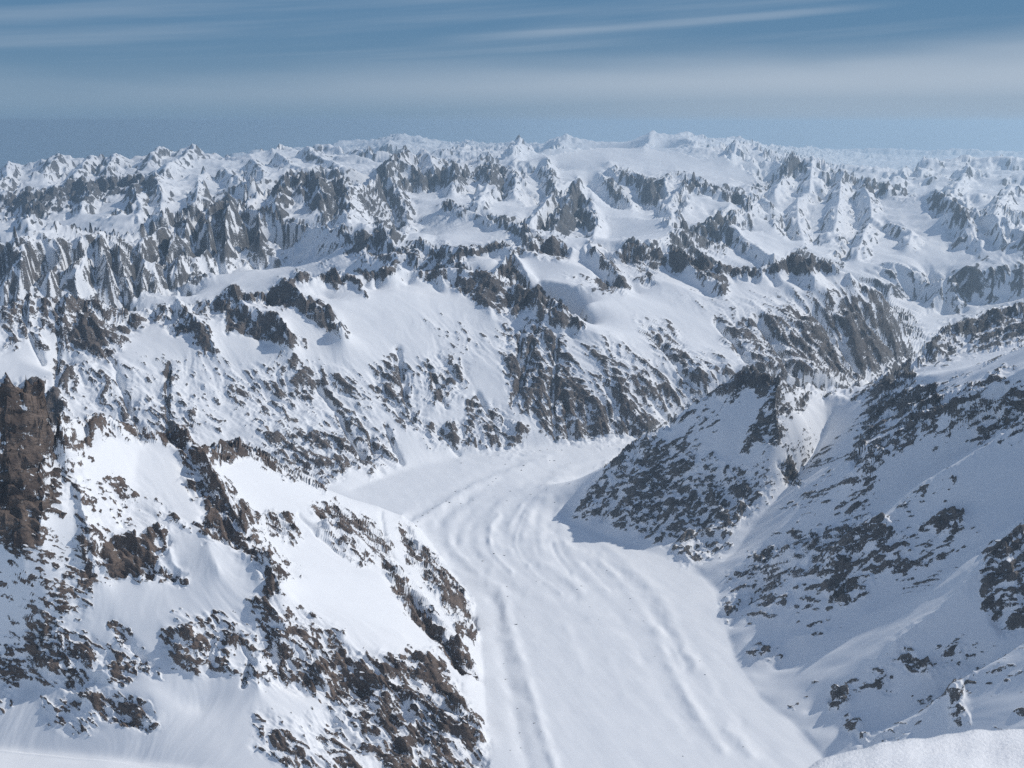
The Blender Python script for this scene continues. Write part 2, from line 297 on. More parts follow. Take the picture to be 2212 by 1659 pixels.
VALLEYS = [
 [(-260,5.4,2860),(-100,5.3,2830),(300,5.1,2720),(620,4.95,2640),(760,4.7,2605),(905,4.42,2602)],
 [(-260,3.6,3250),(-60,3.7,3150),(150,3.8,3080),(300,3.95,3020),(450,4.15,2900),(600,4.4,2760),(700,4.5,2680)],
 [(-260,7.6,2750),(0,7.7,2700),(200,7.8,2600),(400,8.1,2450),(560,8.2,2650),(700,8.2,2800),(850,8.15,2920),(950,7.9,2960)],
 [(1225,5.05,2545),(1300,5.4,2500),(1450,6.0,2430),(1600,6.6,2370),(1750,7.3,2320),(1880,7.8,2295),(1960,8.4,2285)],
 [(1370,6.05,2470),(1500,6.5,2420),(1600,6.75,2390),(1700,7.05,2350),(1800,7.4,2320)],
 [(1960,7.5,2500),(2060,8.4,2450),(2200,8.8,2450),(2400,9,2500)],
 [(1960,8.4,2285),(1985,9.5,2275),(1990,10.6,2268),(1985,11.3,2262)],
 [(2090,12.0,2275),(2130,11.3,2280),(2250,10.8,2300),(2500,10.5,2300)],
 [(900,10.3,2700),(1050,10.0,2700),(1200,10.4,2500),(1350,10.5,2400),(1500,10.5,2350),(1650,10.7,2320),(1800,11.0,2300),(1930,11.4,2275)],
 [(-260,12.5,2000),(0,12.5,1950),(200,12.6,1900),(400,13,1900),(500,13.4,2100)],
 [(400,15,2500),(550,15.5,2600),(700,16.4,2750),(800,17.2,2800)],
 [(1120,20,2900),(1180,20.5,3000)],
 [(-300,35,900),(0,35,1000),(300,36,1100),(600,38,1500),(900,36,1800),(1200,34,2000),(1500,33,2000)],
 [(1640,22.5,2500),(1800,24,2200),(1900,21,2300),(2050,18.2,2500),(2212,16.8,2500),(2500,16,2500)],
 [(1760,42,1700),(1900,45,1600),(2100,45,1600),(2300,45,1600)],
 [(-260,1.6,2900),(600,1.6,2880),(1100,1.6,2850),(1800,1.6,2900),(2500,1.6,3050),(3300,1.6,3200)],
 [(-400,100,500),(600,100,600),(1000,100,1500),(2600,100,1500)],
 [(-400,60,500),(300,60,600),(560,60,900)],
]

# crests with a steep face towards the summit (its height on the plate) and a drop behind (metres)
FACES = {(-260,640):(0,350), (914,535):(0,350), (691,492):(0,300), (-260,500):(0,500), (500,460):(0,300), (950,456):(0,150), (800,430):(0,300),
 (1315,362):(0,120), (1115,345):(0,300), (1630,415):(0,350), (1440,512):(0,250), (400,380):(0,250), (530,400):(0,250), (560,352):(0,300), (-260,370):(0,500),
 (0,400):(0,300), (330,440):(0,250), (60,500):(0,250), (950,334):(0,300), (1060,331):(0,300), (1180,325):(0,250), (1500,322):(0,300), (1530,345):(0,250),
 (300,345):(0,800), (1880,392):(0,400), (1900,410):(0,350), (2020,440):(0,300), (1868,840):(0,200), (240,470):(0,150), (1210,362):(0,60)}
SPURS = [(840,394),(1248,392),(1180,352),(1295,384),(1386,393),(1714,341),(1757,350),(1946,412),(1882,478),(2020,420),(1585,470),(1145,490),(1106,546),(1268,526),(1450,548),
 (1723,547),(607,613),(500,630),(381,650),(190,644),(66,648),(740,594),(1065,605),(1160,629),(150,640),(1315,362),(950,456)]

# ribs (-) and gullies (+) of the fluted ridge in the middle distance: top, foot, distances in km, how far they stand out
for _a, _b, _r0, _r1, _s in [
 ((34,514),(0,600),9.5,8.9,-.18), ((67,505),(30,625),9.6,8.85,-.2), ((131,505),(95,640),9.7,8.95,-.24), ((195,503),(150,645),9.8,9.0,-.26), ((216,489),(240,620),10,9.15,-.2),
 ((253,513),(280,640),10,9.2,-.2), ((310,512),(306,620),10.3,9.3,-.2), ((371,483),(318,645),10.8,9.3,-.3), ((418,459),(375,600),11.2,9.7,-.3), ((468,435),(420,595),11.5,10,-.3),
 ((499,425),(478,560),11.6,10.5,-.3), ((560,456),(555,540),11.5,10.8,-.15), ((50,512),(15,620),9.5,8.9,.15), ((100,510),(65,640),9.6,8.95,.2), ((165,508),(120,645),9.7,8.97,.24),
 ((208,497),(195,640),9.9,9.05,.22), ((235,500),(262,640),10,9.15,.2), ((283,527),(295,640),10.1,9.3,.15), ((395,474),(345,620),11,9.5,.3), ((445,445),(400,600),11.4,9.9,.3),
 ((485,428),(450,580),11.6,10.2,.3), ((530,440),(515,560),11.6,10.6,.25)]:
    LINES.append([(_a[0]+(_b[0]-_a[0])*t + 5*math.sin(9*t+_a[0]), _a[1]+(_b[1]-_a[1])*t, _r0+(_r1-_r0)*t + _s*math.sin(math.pi*t)**.8) for t in (.06, .2, .35, .5, .65, .8, .94)])

# lesser spurs of the far ranges, coming down towards the summit
for _p in [
 [(425,322,24.5),(395,345,22.5),(365,365,21),(350,385,19.5)], [(354,321,25),(335,340,23.5),(320,360,22)], [(258,333,25),(245,355,23),(230,375,21.5)], [(130,337,26),(120,360,23.5),(95,385,21)],
 [(335,384,18),(345,410,16.8),(352,437,15.8)], [(430,400,17),(428,425,16),(425,447,15)], [(290,420,16.5),(300,445,15.5),(302,465,14.8)], [(350,450,15),(347,475,14),(343,500,13)],
 [(480,366,20.5),(500,385,19),(515,400,18)], [(540,352,21.5),(556,368,20),(570,385,18.8)], [(590,342,22.5),(622,360,20.5),(650,378,19)], [(660,330,23.5),(690,345,22),(720,362,20.5),(735,375,19)],
 [(745,387,14.5),(752,420,13.6),(756,455,12.8),(750,485,12.1)], [(675,386,14.2),(690,420,13.4),(698,455,12.7)], [(617,397,14),(603,430,13.3),(592,460,12.6)], [(560,415,13.7),(548,440,13.1)],
 [(880,327,19),(855,355,17.6),(835,375,16.8)], [(914,325,19.5),(930,350,18.3),(938,372,17.4)], [(981,366,17.5),(985,395,16.2),(975,420,15.3)], [(1059,352,18.5),(1062,385,16.8),(1050,415,15.5),(1030,450,13.4)],
 [(1109,366,18.2),(1115,395,16.8),(1110,430,15.2)], [(1484,388,17.3),(1470,415,16),(1440,450,14.6)], [(1436,398,17.2),(1441,440,15.6),(1451,478,14)], [(1576,452,15.5),(1560,468,14.6),(1536,482,13.6)],
 [(60,430,17),(70,455,16.2),(60,485,14.8)], [(180,400,17.8),(190,430,16.9),(175,465,15.4)], [(20,360,26),(15,385,22),(0,410,19)], [(200,348,25.5),(180,370,22.5),(160,385,20.8)],
 [(1952,370,25),(1940,392,23.5),(1915,405,22.5)], [(2092,366,25),(2075,395,23),(2060,415,21)], [(2023,340,28),(2010,360,26.5),(1990,378,25)], [(2190,406,21),(2170,430,19.2),(2150,450,17)],
 [(1415,288,38),(1400,305,34),(1392,318,31.5)], [(1225,294,40),(1215,308,36),(1195,320,33)], [(862,295,50),(850,308,44),(838,320,38)], [(905,300,50),(918,315,42)], [(1470,298,38),(1490,312,33),(1500,325,28)],
 [(1600,305,28.5),(1590,325,26.5),(1580,340,24)], [(1125,305,29),(1118,325,27),(1105,342,24)], [(1005,313,30),(1000,330,27.5)], [(1821,386,19.2),(1815,415,17.6),(1812,445,16.2),(1808,490,14.9)],
 [(2074,447,15.5),(2100,490,14.6),(2120,530,13.9)], [(2141,467,14.8),(2160,510,14)]]:
    LINES.append(_p); SPURS.append(tuple(_p[0][:2]))

# ribs and gullies of the other faces: for each crest the height of the face on the plate, the usual distance
# between ribs and how far they stand out
FLUTES = {(691,492):(34,24,5), (500,460):(46,26,7), (914,535):(34,26,6), (-260,640):(36,32,6), (1440,512):(38,26,7), (1315,362):(22,24,4), (800,430):(28,26,5), (1630,415):(36,34,7),
 (-260,370):(26,34,5), (330,440):(22,26,4), (60,500):(24,28,4), (240,470):(18,24,4), (400,380):(22,26,4), (530,400):(24,26,4), (560,352):(20,26,4), (0,400):(22,30,4), (-100,430):(34,24,4),
 (950,334):(14,18,3), (1060,331):(16,18,3), (1500,322):(16,20,3.5), (1530,345):(16,20,3.5), (1180,325):(12,20,3), (520,331):(11,18,2.6), (1880,392):(20,28,3), (1900,410):(22,28,3.5),
 (2020,440):(24,28,5), (1868,840):(26,26,5), (950,456):(14,20,3), (-260,500):(0,0,0)}
def flutes():
    rs = np.random.RandomState(21)
    out = []
    for ln in list(LINES):
        f, sp, de = FLUTES.get(tuple(ln[0][:2]), (0, 0, 0))
        if not f: continue
        p = np.array(ln, float)
        q = max(p[0, 0], -120) + rs.uniform(4, sp); s = 1
        while q < min(p[-1, 0], 2330):
            v0 = np.interp(q, p[:, 0], p[:, 1]); r0 = np.interp(q, p[:, 0], p[:, 2])*1000.0
            ff = 1.3*f*rs.uniform(.65, 1.3); le = rs.normal()*.28*ff; dd = (1.6 if r0 < 13000 else 1.15)*de*rs.uniform(.6, 1.4)*s; sl = rs.uniform(.75, 1.15)
            _, te0 = bearing(q, v0)
            pts = []
            for t in (.12, .3, .5, .7, .9):
                u, v = q + le*t + rs.normal()*1.2, v0 + ff*t
                _, te = bearing(u, v)
                r = r0*(sl - te0)/(sl - te)                      # a face as steep as sl
                _, te = bearing(u, v - dd*math.sin(math.pi*t**.8))
                pts.append((u, r, CAM_Z + te*r))
            out.append(pts)
            q += sp*min(.3 + rs.exponential(.3), 1.3); s = -s
    return out

# ------------------------------------------------------------------ the base surface
PSL = 0.735
# The surveyed lines are joined by a membrane (Laplace) in bearing / log-distance, which is conformal
# to the ground plan, so slopes come out as concave alpine slopes between crest and valley lines.
AZ0, AZ1, NA = R(-36.0), R(50.0), 900
LR0, LR1, NR = math.log(1600.0), math.log(105000.0), 1900
DA, DL = (AZ1 - AZ0) / (NA - 1), (LR1 - LR0) / (NR - 1)

FLUTES_L = flutes()
def poly_pts():
    A, L, H = [], [], []
    for ln in LINES:
        p = np.array(ln, float)
        az, te = bearing(p[:, 0], p[:, 1])
        r = np.where(p[:, 2] < 200, p[:, 2] * 1000.0, (p[:, 2] - CAM_Z) / np.minimum(te, -1e-4))
        h = np.where(p[:, 2] < 200, CAM_Z + r * te, p[:, 2])
        q = p[:, 2] > 10000        # measured from the mean slope of the right-hand mountain side
        rq = (CAM_Z - 2680.0 + PSL*700.0 - (p[:, 2] - 20000.0)) / (-te + PSL*np.sin(az))
        r = np.where(q, rq, r); h = np.where(q, CAM_Z + r*te, h)
        yield az, np.log(r), h
        face, back = FACES.get(tuple(ln[0][:2]), (0, 0))
        if face:                       # foot of the face, 45-50 degrees below the crest
            _, tf = bearing(p[:, 0], p[:, 1] + face)
            rf = r*(1.1 - te)/(1.1 - tf)
            yield az, np.log(rf), CAM_Z + tf*rf
        if tuple(ln[0][:2]) in SPURS and 7300 < r.min() < 26000:
            w = 24.0/FOCAL                # the ground falls away on both sides of a spur
            for s in (-1, 1):
                yield az + s*w*1.05, np.log(r), h - r*w*(0.72 if s < 0 else 0.55)
        if back:
            d = np.minimum(back*1.35, 0.06*r)
            yield az, np.log(r + d), h - d/1.35
    for ln in FLUTES_L:
        p = np.array(ln, float)
        az, _ = bearing(p[:, 0], 0*p[:, 0] + 829.5)
        yield az, np.log(p[:, 1]), p[:, 2]
    for ln in VALLEYS:
        p = np.array(ln, float)
        az, _ = bearing(p[:, 0], 0 * p[:, 0] + 829.5)
        yield az, np.log(p[:, 1] * 1000.0), p[:, 2]

def solve_base(prev=None):
    S = np.zeros((NR, NA)); W = np.zeros((NR, NA))
    if prev is not None:
        g_l, g_a = np.gradient(prev)
    for az, l, h in poly_pts():
        for k in range(len(az) - 1):
            n = int(max(abs(az[k+1]-az[k]) / DA, abs(l[k+1]-l[k]) / DL) * 2) + 2
            t = np.linspace(0, 1, n)
            fi = (l[k] + t*(l[k+1]-l[k]) - LR0) / DL; fj = (az[k] + t*(az[k+1]-az[k]) - AZ0) / DA
            i = np.rint(fi).astype(int); j = np.rint(fj).astype(int)
            hv = h[k] + t*(h[k+1]-h[k])
            if prev is not None:      # height at the cell's middle rather than on the line itself
                ic = np.clip(i, 0, NR-1); jc = np.clip(j, 0, NA-1)
                hv = hv + g_l[ic, jc]*(i - fi) + g_a[ic, jc]*(j - fj)
            ok = (i >= 0) & (i < NR) & (j >= 0) & (j < NA)
            np.add.at(S, (i[ok], j[ok]), hv[ok]); np.add.at(W, (i[ok], j[ok]), 1.0)
    levels = [(S, W)]
    while min(levels[-1][0].shape) > 24:
        s, w = levels[-1]
        n0, n1 = (s.shape[0]+1)//2*2, (s.shape[1]+1)//2*2
        s2 = np.zeros((n0, n1)); s2[:s.shape[0], :s.shape[1]] = s
        w2 = np.zeros((n0, n1)); w2[:s.shape[0], :s.shape[1]] = w
        # mean of constraints, so that a level keeps one vote per cell
        m = np.where(w2 > 0, s2/np.maximum(w2, 1e-9), 0); b = (w2 > 0).astype(float)
        levels.append((m.reshape(n0//2, 2, n1//2, 2).sum((1, 3)), b.reshape(n0//2, 2, n1//2, 2).sum((1, 3))))
    h = None
    ax = 1.0 / DA**2; al = 1.0 / DL**2
    for lev in range(len(levels)-1, -1, -1):
        s, w = levels[lev]
        con = w > 0
        val = np.where(con, s/np.maximum(w, 1e-9), 0)
        if h is None:
            h = np.full(s.shape, val[con].mean())
            its = 600
        else:
            h = np.repeat(np.repeat(h, 2, 0), 2, 1)[:s.shape[0], :s.shape[1]]
            its = 120 if lev > 1 else 70
        h[con] = val[con]
        ii, jj = np.indices(s.shape)
        par = (ii + jj) & 1
        mk = [1.7*((par == 0) & ~con), 1.7*((par == 1) & ~con)]
        for it in range(its):
            for q in (0, 1):
                P = np.pad(h, 1, mode='edge')
                n = (al*(P[:-2, 1:-1] + P[2:, 1:-1]) + ax*(P[1:-1, :-2] + P[1:-1, 2:])) / (2*al + 2*ax)
                h += mk[q] * (n - h)
    return h

def blur(a, n=1):
    for _ in range(n):
        P = np.pad(a, 1, mode='edge')
        a = (P[:-2, 1:-1] + 2*P[1:-1, 1:-1] + P[2:, 1:-1]) / 4
        P = np.pad(a, 1, mode='edge')
        a = (P[1:-1, :-2] + 2*P[1:-1, 1:-1] + P[1:-1, 2:]) / 4
    return a

def bil(a, fi, fj):
    """bilinear lookup of grid a at float indices"""
    i = np.clip(np.floor(fi), 0, a.shape[0]-2).astype(np.int32); j = np.clip(np.floor(fj), 0, a.shape[1]-2).astype(np.int32)
    u = np.clip(fi - i, 0, 1).astype(F32); v = np.clip(fj - j, 0, 1).astype(F32)
    return ((a[i, j]*(1-v) + a[i, j+1]*v)*(1-u) + (a[i+1, j]*(1-v) + a[i+1, j+1]*v)*u).astype(F32)

BASE = solve_base()
BASE = blur(solve_base(blur(BASE, 5)), 1)
for _k in range(4):
    _p = np.pad(BASE, ((1, 1), (0, 0)), mode='edge'); BASE = (_p[:-2] + 2*BASE + _p[2:])/4
print("base solved", round(time.time()-T0, 1))

# ------------------------------------------------------------------ sampling of the surface
# bearings: close together where the land is in view, wide apart beside it; distances: close together
# where the land faces the summit, wide apart on back slopes.
NROW = 900
COLS = np.concatenate([np.linspace(-36, -28.6, 24, endpoint=False), np.linspace(-28.6, 28.6, 1362, endpoint=False), np.linspace(28.6, 50, 84)])
COLS = np.radians(COLS)
NCOL = len(COLS)

def row_distances():
    K = 2600
    lr = np.linspace(LR0, LR1, K)
    cs = COLS[::6]
    fi, fj = np.meshgrid((lr - LR0)/DL, (cs - AZ0)/DA, indexing='ij')
    h = bil(BASE, fi, fj).astype(float)
    te = (h - CAM_Z) / np.exp(lr)[:, None]
    mx = np.maximum.accumulate(te, 0)
    vis = te >= mx - 0.0015
    d = np.abs(np.diff(te, axis=0))
    w = np.where(vis[1:], d, np.minimum(d, 2e-4)*0.3) + (lr[1]-lr[0])*0.022
    g = np.exp(-0.5*(np.arange(-14, 15)/5.0)**2); g /= g.sum()
    w = np.apply_along_axis(lambda c: np.convolve(np.pad(c, 14, mode='edge'), g, 'valid'), 1, w)
    g = np.exp(-0.5*(np.arange(-30, 31)/9.0)**2); g /= g.sum()
    w = np.apply_along_axis(lambda c: np.convolve(np.pad(c, 30, mode='edge'), g, 'valid'), 0, w)
    cum = np.vstack([np.zeros((1, w.shape[1])), np.cumsum(w, 0)])
    cum /= cum[-1]
    t = np.linspace(0, 1, NROW)
    out = np.stack([np.interp(t, cum[:, k], lr) for k in range(len(cs))], 1)
    k = np.arange(NCOL)/6.0
    k0 = np.clip(k.astype(int), 0, len(cs)-2); f = np.clip(k - k0, 0, 1)
    return out[:, k0]*(1-f) + out[:, k0+1]*f

LR = row_distances()
FI = (LR - LR0)/DL
FJ = np.broadcast_to((COLS - AZ0)/DA, LR.shape)
RD = np.exp(LR)
PX = (RD*np.sin(COLS)).astype(F32); PY = (RD*np.cos(COLS)).astype(F32)
H0 = bil(BASE, FI, FJ)
PU, PV = plate(PX, PY, H0)
PU = PU.astype(F32); PV = PV.astype(F32)
RD = RD.astype(F32)
PIX = RD*0.00090           # size of one picture element on the ground there

sm = blur(BASE, 3)
gl, ga = np.gradient(sm, DL, DA)
GL, GA = bil(gl, FI, FJ)/RD, bil(ga, FI, FJ)/RD
sa, ca = np.sin(COLS).astype(F32), np.cos(COLS).astype(F32)
GX = GL*sa + GA*ca; GY = GL*ca - GA*sa
SLOPE = np.hypot(GX, GY)

# ------------------------------------------------------------------ noise
def hsh(i, j, s):
    n = (i.astype(np.uint32)*np.uint32(374761393) + j.astype(np.uint32)*np.uint32(668265263) + np.uint32(s*974711 & 0xffffffff))
    n = (n ^ (n >> np.uint32(13)))*np.uint32(1274126177)
    n = n ^ (n >> np.uint32(16))
    return (n & np.uint32(0xffffff)).astype(F32)*F32(1/16777216.0)

def vnoise(x, y, s):
    """gradient noise, about -1..1"""
    xi = np.floor(x); yi = np.floor(y)
    fx = (x - xi).astype(F32); fy = (y - yi).astype(F32)
    i = xi.astype(np.int64); j = yi.astype(np.int64)
    ux = fx*fx*fx*(fx*(fx*6-15)+10); uy = fy*fy*fy*(fy*(fy*6-15)+10)
    def g(di, dj):
        a = hsh(i+di, j+dj, s)*F32(6.2831853)
        return np.cos(a)*(fx-di) + np.sin(a)*(fy-dj)
    a = g(0, 0); b = g(1, 0); c = g(0, 1); d = g(1, 1)
    return (a + (b-a)*ux + (c-a)*uy + (a-b-c+d)*ux*uy)*F32(1.5)

def fbm(x, y, s, n=4, gain=0.5):
    t = 0; a = 1.0; w = 0
    for k in range(n):
        t = t + a*vnoise(x*2**k, y*2**k, s+k*17); w += a; a *= gain
    return t/w

def ridged(x, y, s, n=4, gain=0.5):
    t = 0; a = 1.0; w = 0
    for k in range(n):
        t = t + a*(1-2*np.abs(vnoise(x*2**k, y*2**k, s+k*17))); w += a; a *= gain
    return t/w

def gullies(x, y, dx, dy, s):
    """stripes that run along the fall line: value and derivative along (dx, dy)"""
    xi = np.floor(x); yi = np.floor(y)
    fx = (x - xi).astype(F32); fy = (y - yi).astype(F32)
    i = xi.astype(np.int64); j = yi.astype(np.int64)
    va = np.zeros_like(fx); vd = np.zeros_like(fx); wt = np.zeros_like(fx)
    for a in (-1, 0, 1):
        for b in (-1, 0, 1):
            ox = hsh(i+a, j+b, s)*F32(0.8) + F32(a+0.1); oy = hsh(i+a, j+b, s+7)*F32(0.8) + F32(b+0.1)
            px = fx - ox; py = fy - oy
            w = np.exp(-F32(2.6)*(px*px + py*py))
            m = (px*dx + py*dy)*F32(6.2831853)
            va += np.cos(m)*w; vd -= np.sin(m)*w; wt += w
    return va/wt, vd/wt

def sstep(a, b, x):
    t = np.clip((x-a)/(b-a), 0, 1)
    return t*t*(3-2*t)

